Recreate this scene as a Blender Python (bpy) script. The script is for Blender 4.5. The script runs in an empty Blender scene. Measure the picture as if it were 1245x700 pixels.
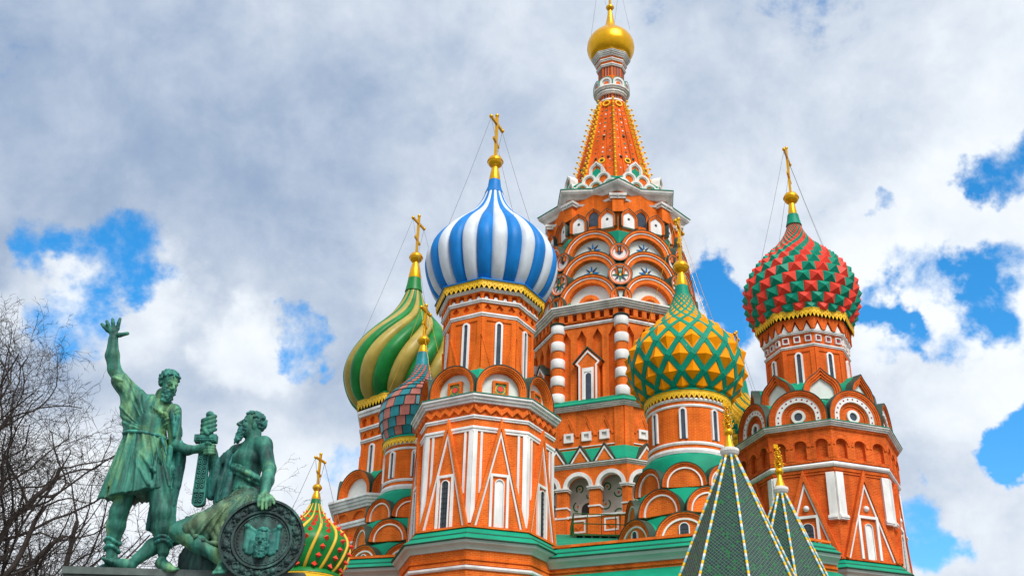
import bpy, math, random
import numpy as np
from mathutils import Vector, Matrix
R = math.radians
sc = bpy.context.scene
col = sc.collection

# ------------------------------------------------------------------ camera
CAM_Z, PITCH, ROLL, FPX, W0, H0 = 1.6, R(27.4), R(1.65), 1400.0, 1245.0, 700.0
cd = bpy.data.cameras.new('camera'); cam = bpy.data.objects.new('camera', cd); col.objects.link(cam)
cd.sensor_width = 36.0; cd.lens = 36.0 * FPX / W0; cd.clip_start = 0.1; cd.clip_end = 6000
cam.matrix_world = Matrix.Translation((0, 0, CAM_Z)) @ Matrix.Rotation(R(90) + PITCH, 4, 'X') @ Matrix.Rotation(ROLL, 4, 'Z')
sc.camera = cam

# ------------------------------------------------------------------ sky, sun, exposure
SUN_ELEV, SUN_AZ = R(50), R(156)          # azimuth clockwise from +Y: behind the viewer, a little to the right
sdir = Vector((math.sin(SUN_AZ) * math.cos(SUN_ELEV), math.cos(SUN_AZ) * math.cos(SUN_ELEV), math.sin(SUN_ELEV)))
sl = bpy.data.lights.new('sun', 'SUN'); sl.energy = 2.3; sl.angle = R(26); sl.color = (1.0, 0.96, 0.91)
so = bpy.data.objects.new('sun', sl); col.objects.link(so)
so.rotation_euler = (-sdir).to_track_quat('-Z', 'Y').to_euler()
sc.view_settings.view_transform = 'Standard'; sc.view_settings.look = 'None'
sc.view_settings.exposure = 0.66; sc.view_settings.gamma = 1.0

def ray(px, py):
    """direction of the world ray through a pixel of the photograph"""
    d = cam.matrix_world.to_3x3() @ Vector((px - W0 / 2, -(py - H0 / 2), -FPX))
    return d.normalized()
def at(px, py, Y):
    d = ray(px, py); return Vector((0, 0, CAM_Z)) + d * (Y / d.y)

world = bpy.data.worlds.new('World'); sc.world = world; world.use_nodes = True
def build_sky():
    nt = world.node_tree; nt.nodes.clear(); N = nt.nodes.new; L = nt.links.new
    def M(op, a, b=None, c=None, clamp=False):
        n = N('ShaderNodeMath'); n.operation = op; n.use_clamp = clamp
        for i, v in enumerate((a, b, c)):
            if v is None: continue
            if isinstance(v, (int, float)): n.inputs[i].default_value = v
            else: L(v, n.inputs[i])
        return n.outputs[0]
    def smooth(v, lo, hi):
        n = N('ShaderNodeMapRange'); n.interpolation_type = 'SMOOTHSTEP'
        n.inputs['From Min'].default_value = lo; n.inputs['From Max'].default_value = hi
        L(v, n.inputs['Value']); return n.outputs['Result']
    def mix(f, a, b):
        n = N('ShaderNodeMix'); n.data_type = 'RGBA'
        L(f, n.inputs[0])
        for i, v in ((6, a), (7, b)):
            if isinstance(v, tuple): n.inputs[i].default_value = v
            else: L(v, n.inputs[i])
        return n.outputs[2]
    out = N('ShaderNodeOutputWorld'); bg = N('ShaderNodeBackground'); L(bg.outputs[0], out.inputs[0])
    bg.inputs['Strength'].default_value = 0.1
    sky = N('ShaderNodeTexSky'); sky.sky_type = 'NISHITA'; sky.sun_disc = False
    sky.sun_elevation = SUN_ELEV; sky.sun_rotation = SUN_AZ; sky.air_density = 1.0; sky.dust_density = 0.3; sky.ozone_density = 2.0
    hsv = N('ShaderNodeHueSaturation'); hsv.inputs['Saturation'].default_value = 1.42; hsv.inputs['Value'].default_value = 1.5
    hsv.inputs['Hue'].default_value = 0.495
    L(sky.outputs[0], hsv.inputs['Color'])
    tc = N('ShaderNodeTexCoord'); sep = N('ShaderNodeSeparateXYZ'); L(tc.outputs['Generated'], sep.inputs[0])
    den = M('MAXIMUM', M('ADD', sep.outputs[2], 0.18), 0.05)
    comb = N('ShaderNodeCombineXYZ'); L(M('DIVIDE', sep.outputs[0], den), comb.inputs[0]); L(M('DIVIDE', sep.outputs[1], den), comb.inputs[1])
    def noise(scale, detail, rough, off=(0, 0, 0), dist=0.0, vec=None):
        mp = N('ShaderNodeMapping'); mp.inputs['Location'].default_value = off
        L(vec or comb.outputs[0], mp.inputs[0])
        n = N('ShaderNodeTexNoise'); n.inputs['Scale'].default_value = scale; n.inputs['Detail'].default_value = detail
        n.inputs['Roughness'].default_value = rough; n.inputs['Distortion'].default_value = dist
        L(mp.outputs[0], n.inputs['Vector']); return n.outputs[0]
    fine = noise(5.5, 8, 0.58, (3.1, 1.7, 0), 0.25, tc.outputs['Generated'])
    puff = noise(11.0, 10, 0.62, (7.7, 2.2, 1.0), 0.15, tc.outputs['Generated'])
    wide = noise(2.6, 6, 0.55, (0.4, 5.2, 0), 0.3)
    wn = N('ShaderNodeTexNoise'); wn.inputs['Scale'].default_value = 7.0; wn.inputs['Detail'].default_value = 6; wn.inputs['Roughness'].default_value = 0.6
    L(tc.outputs['Generated'], wn.inputs['Vector'])
    w1 = N('ShaderNodeVectorMath'); w1.operation = 'SUBTRACT'; L(wn.outputs['Color'], w1.inputs[0]); w1.inputs[1].default_value = (0.5, 0.5, 0.5)
    w2 = N('ShaderNodeVectorMath'); w2.operation = 'SCALE'; L(w1.outputs[0], w2.inputs[0]); w2.inputs['Scale'].default_value = 0.16
    w3 = N('ShaderNodeVectorMath'); w3.operation = 'ADD'; L(tc.outputs['Generated'], w3.inputs[0]); L(w2.outputs[0], w3.inputs[1])
    w4 = N('ShaderNodeVectorMath'); w4.operation = 'NORMALIZE'; L(w3.outputs[0], w4.inputs[0]); warped = w4.outputs[0]
    def blob(px, py, rpx, soft=0.6):
        v = ray(px, py); n = N('ShaderNodeVectorMath'); n.operation = 'DOT_PRODUCT'
        L(warped, n.inputs[0]); n.inputs[1].default_value = v
        a = rpx / FPX * 0.88
        return smooth(n.outputs['Value'], math.cos(a * (1 + soft)), math.cos(a * max(0.05, 1 - soft)))
    def total(lst):
        s = None
        for (px, py, r, amp) in lst:
            b = M('MULTIPLY', blob(px, py, r), amp)
            s = b if s is None else M('ADD', s, b)
        return s
    # gaps in the cloud cover
    gaps = total([(150, 300, 52, .27), (60, 280, 40, .20), (355, 390, 36, .34), (90, 395, 46, .20), (250, 345, 30, .12), (1192, 185, 52, .44), (1078, 228, 20, .2),
                  (1120, 372, 70, .24), (1215, 345, 58, .30), (1050, 385, 40, .24), (1230, 515, 38, .40), (1130, 635, 44, .32), (868, 325, 30, .2), (880, 365, 40, .30), (420, 560, 44, .22), (190, 440, 30, .16), (1060, 430, 40, .22)])
    cover = M('SUBTRACT', M('ADD', M('ADD', M('MULTIPLY', fine, 1.1), M('MULTIPLY', puff, 0.75)), -0.295), gaps)
    dens = smooth(cover, 0.27, 0.47)
    # bright cumulus and darker undersides
    brt = total([(300, 410, 50, .42), (140, 370, 70, .34), (215, 345, 40, .2), (60, 355, 50, .3), (1160, 280, 110, .22), (1150, 430, 110, .34), (1200, 600, 120, .12), (960, 300, 90, .12), (480, 300, 60, .12), (420, 500, 160, .06), (240, 640, 160, .10), (60, 640, 120, .2), (880, 395, 50, .2)])
    drk = total([(230, 200, 300, .26), (120, 60, 260, .06), (520, 120, 220, .12), (1120, 530, 75, .22), (400, 440, 90, .10)])
    shade = M('ADD', M('SUBTRACT', M('SUBTRACT', M('MULTIPLY', M('ADD', M('ADD', M('MULTIPLY', wide, 0.55), M('MULTIPLY', fine, 0.75)), M('MULTIPLY', puff, 0.85)), 0.95), 0.40), drk), brt)
    cl = mix(smooth(shade, -0.04, 1.10), (1.85, 2.55, 3.75, 1), (6.2, 6.5, 6.8, 1))
    colr = mix(dens, hsv.outputs[0], cl)
    L(colr, bg.inputs['Color'])
build_sky()

# ------------------------------------------------------------------ materials
MATS = {}
def new_mat(name):
    m = bpy.data.materials.new(name); m.use_nodes = True; MATS[name] = m
    return m, m.node_tree, m.node_tree.nodes['Principled BSDF']
def plain(name, c, rough=0.6, metal=0.0, var=0.12, scale=1.5, spec=0.4, bump=0.0, streak=1.0, c2=None):
    """one colour with soft blotches of wear"""
    m, nt, b = new_mat(name); N = nt.nodes.new; L = nt.links.new
    tc = N('ShaderNodeTexCoord'); mp = N('ShaderNodeMapping'); mp.inputs['Scale'].default_value = (1, 1, 1 / streak)
    L(tc.outputs['Object'], mp.inputs[0])
    n = N('ShaderNodeTexNoise'); n.inputs['Scale'].default_value = scale; n.inputs['Detail'].default_value = 6; n.inputs['Roughness'].default_value = 0.62
    L(mp.outputs[0], n.inputs['Vector'])
    r = N('ShaderNodeValToRGB'); e = r.color_ramp.elements
    lo = c2 or tuple(x * (1 - var * 1.6) for x in c); hi = tuple(min(1, x * (1 + var)) for x in c)
    e[0].position = 0.3; e[0].color = (*lo, 1); e[1].position = 0.68; e[1].color = (*hi, 1)
    L(n.outputs[0], r.inputs[0]); L(r.outputs[0], b.inputs['Base Color'])
    b.inputs['Roughness'].default_value = rough; b.inputs['Metallic'].default_value = metal; b.inputs['Specular IOR Level'].default_value = spec
    if bump:
        bp = N('ShaderNodeBump'); bp.inputs['Strength'].default_value = bump; bp.inputs['Distance'].default_value = 0.05
        L(n.outputs[0], bp.inputs['Height']); L(bp.outputs[0], b.inputs['Normal'])
    return m
def brick(name, c1, c2, mortar, bw=0.23, bh=0.08, mort=0.012, var=0.27, rough=0.85):
    m, nt, b = new_mat(name); N = nt.nodes.new; L = nt.links.new
    uv = N('ShaderNodeUVMap'); uv.uv_map = 'uv'
    t = N('ShaderNodeTexBrick'); t.inputs['Scale'].default_value = 1
    t.inputs['Brick Width'].default_value = bw; t.inputs['Row Height'].default_value = bh; t.inputs['Mortar Size'].default_value = mort
    t.inputs['Mortar Smooth'].default_value = 0.3; t.inputs['Bias'].default_value = 0.0
    t.inputs['Color1'].default_value = (*c1, 1); t.inputs['Color2'].default_value = (*c2, 1); t.inputs['Mortar'].default_value = (*mortar, 1)
    L(uv.outputs[0], t.inputs['Vector'])
    tc = N('ShaderNodeTexCoord'); n = N('ShaderNodeTexNoise'); n.inputs['Scale'].default_value = 0.7; n.inputs['Detail'].default_value = 7; n.inputs['Roughness'].default_value = 0.65
    L(tc.outputs['Object'], n.inputs['Vector'])
    r = N('ShaderNodeMapRange'); r.inputs['From Min'].default_value = 0.3; r.inputs['From Max'].default_value = 0.7
    r.inputs['To Min'].default_value = 1 - var; r.inputs['To Max'].default_value = 1 + var * 0.6; L(n.outputs[0], r.inputs[0])
    mp = N('ShaderNodeMapping'); mp.inputs['Scale'].default_value = (1, 1, 0.13); L(tc.outputs['Object'], mp.inputs[0])
    n3 = N('ShaderNodeTexNoise'); n3.inputs['Scale'].default_value = 2.2; n3.inputs['Detail'].default_value = 5; L(mp.outputs[0], n3.inputs['Vector'])
    r3 = N('ShaderNodeMapRange'); r3.inputs['From Min'].default_value = 0.32; r3.inputs['From Max'].default_value = 0.6
    r3.inputs['To Min'].default_value = 0.80; r3.inputs['To Max'].default_value = 1.12; L(n3.outputs[0], r3.inputs[0])
    mm = N('ShaderNodeMath'); mm.operation = 'MULTIPLY'; L(r.outputs[0], mm.inputs[0]); L(r3.outputs[0], mm.inputs[1]); r = mm
    mx = N('ShaderNodeMix'); mx.data_type = 'RGBA'; mx.blend_type = 'MULTIPLY'; mx.inputs[0].default_value = 1
    cc = N('ShaderNodeCombineColor'); [L(r.outputs[0], cc.inputs[i]) for i in range(3)]
    L(t.outputs['Color'], mx.inputs[6]); L(cc.outputs[0], mx.inputs[7]); L(mx.outputs[2], b.inputs['Base Color'])
    bp = N('ShaderNodeBump'); bp.inputs['Strength'].default_value = 0.35; bp.inputs['Distance'].default_value = 0.02; bp.invert = True
    L(t.outputs['Fac'], bp.inputs['Height']); L(bp.outputs[0], b.inputs['Normal'])
    b.inputs['Roughness'].default_value = rough; b.inputs['Specular IOR Level'].default_value = 0.06
    return m
BR = brick('orange_brick', (0.82, 0.158, 0.010), (0.70, 0.108, 0.007), (0.80, 0.24, 0.07))
BRR = brick('red_brick', (0.74, 0.122, 0.010), (0.58, 0.076, 0.008), (0.70, 0.19, 0.06))
PL = brick('orange_drum_brick', (0.80, 0.152, 0.009), (0.72, 0.115, 0.007), (0.80, 0.21, 0.05))
PLR = brick('red_drum_brick', (0.74, 0.122, 0.010), (0.64, 0.088, 0.008), (0.70, 0.17, 0.05))
WH = plain('white_stone', (0.80, 0.79, 0.76), 0.8, var=0.17, scale=1.4, spec=0.2, streak=3)
GST = plain('grey_stone', (0.72, 0.70, 0.65), 0.8, var=0.2, scale=1.3, spec=0.2, streak=2.5)
GR = plain('green_roof', (0.0, 0.27, 0.15), 0.6, var=0.16, scale=0.8, spec=0.2)
DG = plain('dark_edge', (0.03, 0.06, 0.04), 0.6, var=0.2)
LG = plain('pale_green_cornice', (0.52, 0.60, 0.53), 0.6, var=0.1, scale=0.8)
GO = plain('gilding', (0.82, 0.41, 0.004), 0.30, 0.65, 0.08, 2.0, 0.5)
YE = plain('yellow_paint', (0.92, 0.53, 0.008), 0.55, 0.0, 0.12, 3.0)
BL = plain('blue_paint', (0.0, 0.185, 0.55), 0.5, var=0.16, scale=1.6, spec=0.25, bump=0.12, streak=2)
WP = plain('white_paint', (0.62, 0.67, 0.72), 0.55, var=0.11, scale=1.5, bump=0.12, streak=2)
DGN = plain('deep_green_paint', (0.006, 0.20, 0.035), 0.42, var=0.2, scale=1.1, spec=0.3)
OCH = plain('ochre_paint', (0.40, 0.30, 0.055), 0.45, var=0.16, scale=1.1)
RD = plain('red_paint', (0.82, 0.058, 0.032), 0.5, var=0.15, scale=2, spec=0.2)
TG = plain('teal_green_paint', (0.0, 0.26, 0.155), 0.5, var=0.15, scale=2, spec=0.2)
ORP = plain('amber_paint', (0.98, 0.30, 0.0), 0.6, var=0.10, scale=1.5, spec=0.08)
TEAL = plain('teal_tile', (0.0, 0.22, 0.25), 0.4, var=0.22, scale=2)
PINK = plain('pink_tile', (0.50, 0.155, 0.11), 0.5, var=0.2, scale=2)
RED2 = plain('dark_red', (0.26, 0.018, 0.015), 0.7, var=0.1)
GLS = plain('window_glass', (0.035, 0.05, 0.075), 0.12, var=0.3, scale=3, spec=0.6)
IRON = plain('dark_iron', (0.04, 0.045, 0.04), 0.55, var=0.2)
GIRON = plain('green_iron', (0.04, 0.16, 0.03), 0.55, var=0.3)
WIRE = plain('wire', (0.22, 0.22, 0.22), 0.6, var=0.05)
BLUT = plain('pale_blue_tile', (0.22, 0.50, 0.55), 0.35, var=0.1)
PAN = plain('niche_white', (0.72, 0.76, 0.70), 0.75, var=0.08, scale=1.5, spec=0.2)
NAVY = plain('navy_paint', (0.02, 0.035, 0.08), 0.5, var=0.1)
BARK = plain('bark', (0.045, 0.033, 0.027), 0.85, var=0.3, scale=4)
CON = plain('granite', (0.10, 0.125, 0.115), 0.6, var=0.25, scale=4)

def tent_tiles():
    m, nt, b = new_mat('green_tiles'); N = nt.nodes.new; L = nt.links.new
    uv = N('ShaderNodeUVMap'); uv.uv_map = 'uv'
    t = N('ShaderNodeTexBrick'); t.offset = 0.0; t.inputs['Scale'].default_value = 1
    t.inputs['Brick Width'].default_value = 0.10; t.inputs['Row Height'].default_value = 0.10; t.inputs['Mortar Size'].default_value = 0.011
    t.inputs['Mortar Smooth'].default_value = 0.6; t.inputs['Bias'].default_value = -0.1
    t.inputs['Color1'].default_value = (0.004, 0.030, 0.026, 1); t.inputs['Color2'].default_value = (0.010, 0.072, 0.030, 1); t.inputs['Mortar'].default_value = (0.13, 0.19, 0.165, 1)
    rt = N('ShaderNodeMapping'); rt.inputs['Rotation'].default_value = (0, 0, R(45)); L(uv.outputs[0], rt.inputs[0]); L(rt.outputs[0], t.inputs['Vector'])
    sp = N('ShaderNodeTexWhiteNoise'); sn = N('ShaderNodeVectorMath'); sn.operation = 'SNAP'; sn.inputs[1].default_value = (0.10, 0.10, 1)
    L(rt.outputs[0], sn.inputs[0]); L(sn.outputs[0], sp.inputs['Vector'])
    gt = N('ShaderNodeMath'); gt.operation = 'GREATER_THAN'; gt.inputs[1].default_value = 0.93; L(sp.outputs['Value'], gt.inputs[0])
    mx = N('ShaderNodeMix'); mx.data_type = 'RGBA'; L(gt.outputs[0], mx.inputs[0]); L(t.outputs['Color'], mx.inputs[6]); mx.inputs[7].default_value = (0.012, 0.14, 0.035, 1)
    L(mx.outputs[2], b.inputs['Base Color'])
    bp = N('ShaderNodeBump'); bp.inputs['Strength'].default_value = 0.7; bp.inputs['Distance'].default_value = 0.03; bp.invert = True
    L(t.outputs['Fac'], bp.inputs['Height']); L(bp.outputs[0], b.inputs['Normal'])
    b.inputs['Roughness'].default_value = 0.45; b.inputs['Specular IOR Level'].default_value = 0.3
    return m
TILE = tent_tiles()
def patina(name, dark, mid, hi, scale=1.6):
    m, nt, b = new_mat(name); N = nt.nodes.new; L = nt.links.new
    tc = N('ShaderNodeTexCoord'); mp = N('ShaderNodeMapping'); mp.inputs['Scale'].default_value = (1, 1, 0.42); L(tc.outputs['Object'], mp.inputs[0])
    n = N('ShaderNodeTexNoise'); n.inputs['Scale'].default_value = scale; n.inputs['Detail'].default_value = 9; n.inputs['Roughness'].default_value = 0.66; n.inputs['Distortion'].default_value = 0.6
    L(mp.outputs[0], n.inputs['Vector'])
    r = N('ShaderNodeValToRGB'); e = r.color_ramp.elements
    e[0].position = 0.34; e[0].color = (*dark, 1); e[1].position = 0.66; e[1].color = (*hi, 1)
    k = e.new(0.5); k.color = (*mid, 1)
    L(n.outputs[0], r.inputs[0])
    m2 = N('ShaderNodeMapping'); m2.inputs['Scale'].default_value = (1, 1, 0.10); L(tc.outputs['Object'], m2.inputs[0])
    n4 = N('ShaderNodeTexNoise'); n4.inputs['Scale'].default_value = 9.0; n4.inputs['Detail'].default_value = 4; L(m2.outputs[0], n4.inputs['Vector'])
    r4 = N('ShaderNodeMapRange'); r4.inputs['From Min'].default_value = 0.36; r4.inputs['From Max'].default_value = 0.62; r4.inputs['To Min'].default_value = 0.5; r4.inputs['To Max'].default_value = 1.3; L(n4.outputs[0], r4.inputs[0])
    cc = N('ShaderNodeCombineColor'); [L(r4.outputs[0], cc.inputs[i]) for i in range(3)]
    mx = N('ShaderNodeMix'); mx.data_type = 'RGBA'; mx.blend_type = 'MULTIPLY'; mx.inputs[0].default_value = 1
    L(r.outputs[0], mx.inputs[6]); L(cc.outputs[0], mx.inputs[7]); L(mx.outputs[2], b.inputs['Base Color'])
    n2 = N('ShaderNodeTexNoise'); n2.inputs['Scale'].default_value = 14; n2.inputs['Detail'].default_value = 4; L(tc.outputs['Object'], n2.inputs['Vector'])
    bp = N('ShaderNodeBump'); bp.inputs['Strength'].default_value = 0.35; bp.inputs['Distance'].default_value = 0.03; L(n2.outputs[0], bp.inputs['Height']); L(bp.outputs[0], b.inputs['Normal'])
    b.inputs['Roughness'].default_value = 0.62; b.inputs['Specular IOR Level'].default_value = 0.35
    return m
PAT = patina('bronze_patina', (0.012, 0.065, 0.060), (0.032, 0.185, 0.130), (0.19, 0.37, 0.15))
PATB = patina('bronze_patina_blue', (0.012, 0.058, 0.060), (0.024, 0.170, 0.140), (0.07, 0.33, 0.25), 2.2)
PATR = patina('bronze_patina_grey', (0.014, 0.052, 0.048), (0.040, 0.125, 0.09), (0.14, 0.22, 0.10))
PATD = patina('bronze_patina_dark', (0.012, 0.028, 0.026), (0.022, 0.055, 0.05), (0.05, 0.15, 0.12), 3.0)

# ------------------------------------------------------------------ mesh helpers
class MB:
    """collects vertices and faces (with material slots) and links them as ONE mesh object"""
    def __init__(s): s.v = []; s.f = []; s.m = []; s.s = []
    def add(s, vs, fs, mi=0, smooth=False):
        o = len(s.v); s.v += [tuple(p) for p in vs]
        for f in fs: s.f.append(tuple(i + o for i in f)); s.m.append(mi); s.s.append(smooth)
    def build(s, name, mats, parent=None, label=None):
        me = bpy.data.meshes.new(name); me.from_pydata(s.v, [], s.f)
        if not isinstance(mats, (list, tuple)): mats = [mats]
        for m in mats: me.materials.append(m)
        me.polygons.foreach_set('material_index', s.m); me.polygons.foreach_set('use_smooth', s.s)
        me.update()
        uvl = me.uv_layers.new(name='uv')
        for p in me.polygons:
            n = p.normal; t = Vector((-n.y, n.x, 0))
            if t.length < 1e-4: t = Vector((1, 0, 0))
            t.normalize(); bt = n.cross(t)
            for li in p.loop_indices:
                c = me.vertices[me.loops[li].vertex_index].co
                uvl.data[li].uv = (c.dot(t), c.dot(bt))
        o = bpy.data.objects.new(name, me); col.objects.link(o)
        if parent: o.parent = parent
        if label: o['label'] = label
        return o
def thing(name, label, cat, loc=(0, 0, 0), group=None):
    o = bpy.data.objects.new(name, None); col.objects.link(o); o.location = loc
    o.empty_display_size = 0.3
    o['label'] = label; o['category'] = cat
    if group: o['group'] = group
    return o
def tag(o, label, cat, group=None):
    o['label'] = label; o['category'] = cat
    if group: o['group'] = group
    return o
def struct(o): o['kind'] = 'structure'; return o

class Fr:
    """a flat frame: a to the right, b up, c outward"""
    def __init__(s, o, ang, tilt=0.0):
        s.o = Vector(o); s.w = Vector((math.sin(ang), -math.cos(ang), 0)); s.u = Vector((math.cos(ang), math.sin(ang), 0)); s.z = Vector((0, 0, 1))
        if tilt:
            s.z = (s.z * math.cos(tilt) - s.w * math.sin(tilt)); s.w = s.u.cross(s.z)
    def P(s, a, b, c): return s.o + s.u * a + s.z * b + s.w * c
def face_fr(ang, ap, z=0.0): return Fr((math.sin(ang) * ap, -math.cos(ang) * ap, z), ang)

def prism(mb, fr, poly, c0, c1, mi=0, smooth=False, side=None):
    n = len(poly); vs = [fr.P(a, b, c1) for a, b in poly] + [fr.P(a, b, c0) for a, b in poly]
    mb.add(vs, [tuple(range(n)), tuple(range(2 * n - 1, n - 1, -1))], mi)
    mb.add(vs, [(i, i + n, (i + 1) % n + n, (i + 1) % n) for i in range(n)], mi if side is None else side, smooth)
def box(mb, fr, a0, a1, b0, b1, c0, c1, mi=0): prism(mb, fr, [(a0, b0), (a1, b0), (a1, b1), (a0, b1)], c0, c1, mi)
def arch_pts(cu, cv, r, n=16, keel=0.0, stilt=0.0):
    pts = []
    if stilt: pts.append((cu + r, cv))
    for i in range(n + 1):
        t = math.pi * i / n; x = math.cos(t); y = math.sin(t)
        k = max(0, 1 - abs(x) / 0.55); y += keel * k * k
        pts.append((cu + r * x, cv + stilt + r * y))
    if stilt: pts.append((cu - r, cv))
    return pts
def strip2d(mb, fr, outer, inner, c0, c1, mi=0, closed=False, smooth=False):
    """solid band between two point rows of the same length"""
    n = len(outer); vs = []
    for row in (outer, inner):
        for c in (c1, c0): vs += [fr.P(a, b, c) for a, b in row]
    O1, O0, I1, I0 = 0, n, 2 * n, 3 * n; fs = []; sf = []
    for i in range(n if closed else n - 1):
        j = (i + 1) % n
        fs.append((O1 + i, O1 + j, I1 + j, I1 + i)); fs.append((O0 + j, O0 + i, I0 + i, I0 + j))
        sf.append((O1 + j, O1 + i, O0 + i, O0 + j)); sf.append((I1 + i, I1 + j, I0 + j, I0 + i))
    if not closed:
        fs.append((O1, I1, I0, O0)); fs.append((O1 + n - 1, O0 + n - 1, I0 + n - 1, I1 + n - 1))
    mb.add(vs, fs, mi); mb.add(vs, sf, mi, smooth)
def arch_ring(mb, fr, cu, cv, r0, r1, c0, c1, mi=0, n=18, keel=0.0, stilt=0.0):
    strip2d(mb, fr, arch_pts(cu, cv, r1, n, keel, stilt), arch_pts(cu, cv, r0, n, keel * r1 / r0 if r0 else 0, stilt), c0, c1, mi, smooth=True)
def disc_ring(mb, fr, cu, cv, r0, r1, c0, c1, mi=0, n=20):
    q = [(math.cos(2 * math.pi * i / n), math.sin(2 * math.pi * i / n)) for i in range(n)]
    if r0 <= 0: prism(mb, fr, [(cu + r1 * x, cv + r1 * y) for x, y in q], c0, c1, mi)
    else: strip2d(mb, fr, [(cu + r1 * x, cv + r1 * y) for x, y in q], [(cu + r0 * x, cv + r0 * y) for x, y in q], c0, c1, mi, True)
def band(mb, fr, pts, w, c0, c1, mi=0):
    """mitred strip of width w along an open polyline"""
    P = [Vector(p) for p in pts]; A = []; B = []
    for i, p in enumerate(P):
        d0 = (P[i] - P[i - 1]).normalized() if i else (P[1] - P[0]).normalized()
        d1 = (P[i + 1] - P[i]).normalized() if i < len(P) - 1 else d0
        n0 = Vector((-d0.y, d0.x)); n1 = Vector((-d1.y, d1.x)); m = (n0 + n1).normalized()
        k = w / 2 / max(0.3, m.dot(n0)); A.append(tuple(p + m * k)); B.append(tuple(p - m * k))
    strip2d(mb, fr, A, B, c0, c1, mi)
def loft(mb, prof, n=8, ph=0.0, mi=0, cap0=True, cap1=True, smooth=False, mod=None):
    """rings of (radius, z) round the tower axis; corner k at angle ph + k*360/n from the side facing -Y"""
    vs = []
    for (r, z) in prof:
        for k in range(n):
            a = ph + 2 * math.pi * k / n; q = r * (mod(k) if mod else 1)
            vs.append((q * math.sin(a), -q * math.cos(a), z))
    fs = []
    for i in range(len(prof) - 1):
        for k in range(n):
            j = (k + 1) % n; fs.append((i * n + k, i * n + j, (i + 1) * n + j, (i + 1) * n + k))
    mb.add(vs, fs, mi, smooth)
    caps = []
    if cap0: caps.append(tuple(range(n - 1, -1, -1)))
    if cap1: caps.append(tuple((len(prof) - 1) * n + k for k in range(n)))
    if caps: mb.add(vs, caps, mi)
def ring_solid(mb, prof, n=8, ph=0.0, mi=0, smooth=False):
    """closed profile revolved: a moulding round the tower"""
    loft(mb, prof + [prof[0]], n, ph, mi, False, False, smooth)
def tube(mb, pts, rad, n=6, mi=0, smooth=True, caps=True):
    pts = [Vector(p) for p in pts]; m = len(pts)
    if not isinstance(rad, (list, tuple)): rad = [rad] * m
    vs = []; up = None
    for i, p in enumerate(pts):
        d = (pts[min(i + 1, m - 1)] - pts[max(i - 1, 0)]).normalized()
        if up is None: up = Vector((0, 0, 1)) if abs(d.z) < 0.9 else Vector((1, 0, 0))
        x = d.cross(up)
        if x.length < 1e-4: x = d.cross(Vector((0, 1, 0)))
        x.normalize(); y = x.cross(d); up = y
        vs += [p + (x * math.cos(2 * math.pi * k / n) + y * math.sin(2 * math.pi * k / n)) * rad[i] for k in range(n)]
    fs = [(i * n + k, (i + 1) * n + k, (i + 1) * n + (k + 1) % n, i * n + (k + 1) % n) for i in range(m - 1) for k in range(n)]
    mb.add(vs, fs, mi, smooth)
    if caps: mb.add(vs, [tuple(range(n)), tuple((m - 1) * n + k for k in range(n - 1, -1, -1))], mi)
def sphere(mb, c, r, mi=0, nu=14, nv=9, sz=1.0):
    vs = []; c = Vector(c)
    for i in range(nv + 1):
        t = math.pi * i / nv
        for k in range(nu):
            a = 2 * math.pi * k / nu; vs.append(c + Vector((r * math.sin(t) * math.cos(a), r * math.sin(t) * math.sin(a), r * sz * math.cos(t))))
    mb.add(vs, [(i * nu + k, (i + 1) * nu + k, (i + 1) * nu + (k + 1) % nu, i * nu + (k + 1) % nu) for i in range(nv) for k in range(nu)], mi, True)

def moulding(rw, z0, z1, proj, steps=3):
    """stepped cornice profile growing outward with height, closed inside the wall (radius rw)"""
    p = [(rw - 0.15, z0)]; h = (z1 - z0) / steps
    for i in range(steps):
        r = rw + proj * ((i + 1) / steps) ** 0.7
        p += [(r - proj / steps * 0.12, z0 + h * i + 0.002), (r, z0 + h * (i + 0.22)), (r - proj / steps * 0.1, z0 + h * (i + 0.98))]
    p.append((rw - 0.15, z1)); return p
C8 = math.cos(math.pi / 8)
def faces(ph, lo=-112, hi=112, n=8):
    """normal angles of the faces of an n-gon whose corner sits at ph, kept to those turned to the square"""
    r = []
    for k in range(n):
        a = math.degrees(ph) + 180.0 / n + k * 360.0 / n; a = (a + 180) % 360 - 180
        if lo <= a <= hi: r.append(R(a))
    return r
# ------------------------------------------------------------------ tower pieces
def catmull(pts, n):
    """n+1 samples along a smooth curve through 2-D points, evenly spaced in length"""
    P = np.array([pts[0]] + list(pts) + [pts[-1]], float); out = []
    for i in range(1, len(P) - 2):
        for t in np.linspace(0, 1, 24, endpoint=False):
            a, b, c, d = P[i - 1:i + 3]
            out.append(0.5 * (2 * b + (c - a) * t + (2 * a - 5 * b + 4 * c - d) * t * t + (3 * b - a - 3 * c + d) * t ** 3))
    out.append(P[-2]); out = np.array(out)
    s = np.concatenate([[0], np.cumsum(np.hypot(*np.diff(out, axis=0).T))])
    q = np.linspace(0, s[-1], n + 1)
    return np.stack([np.interp(q, s, out[:, 0]), np.interp(q, s, out[:, 1])], 1), s[-1]
ONION = [(0.76, -1.0), (0.875, -0.78), (0.96, -0.45), (1.0, -0.08), (0.975, 0.09), (0.90, 0.21), (0.78, 0.335), (0.635, 0.45), (0.495, 0.55), (0.38, 0.64), (0.29, 0.73), (0.22, 0.82), (0.17, 0.91), (0.13, 1.0)]
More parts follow.
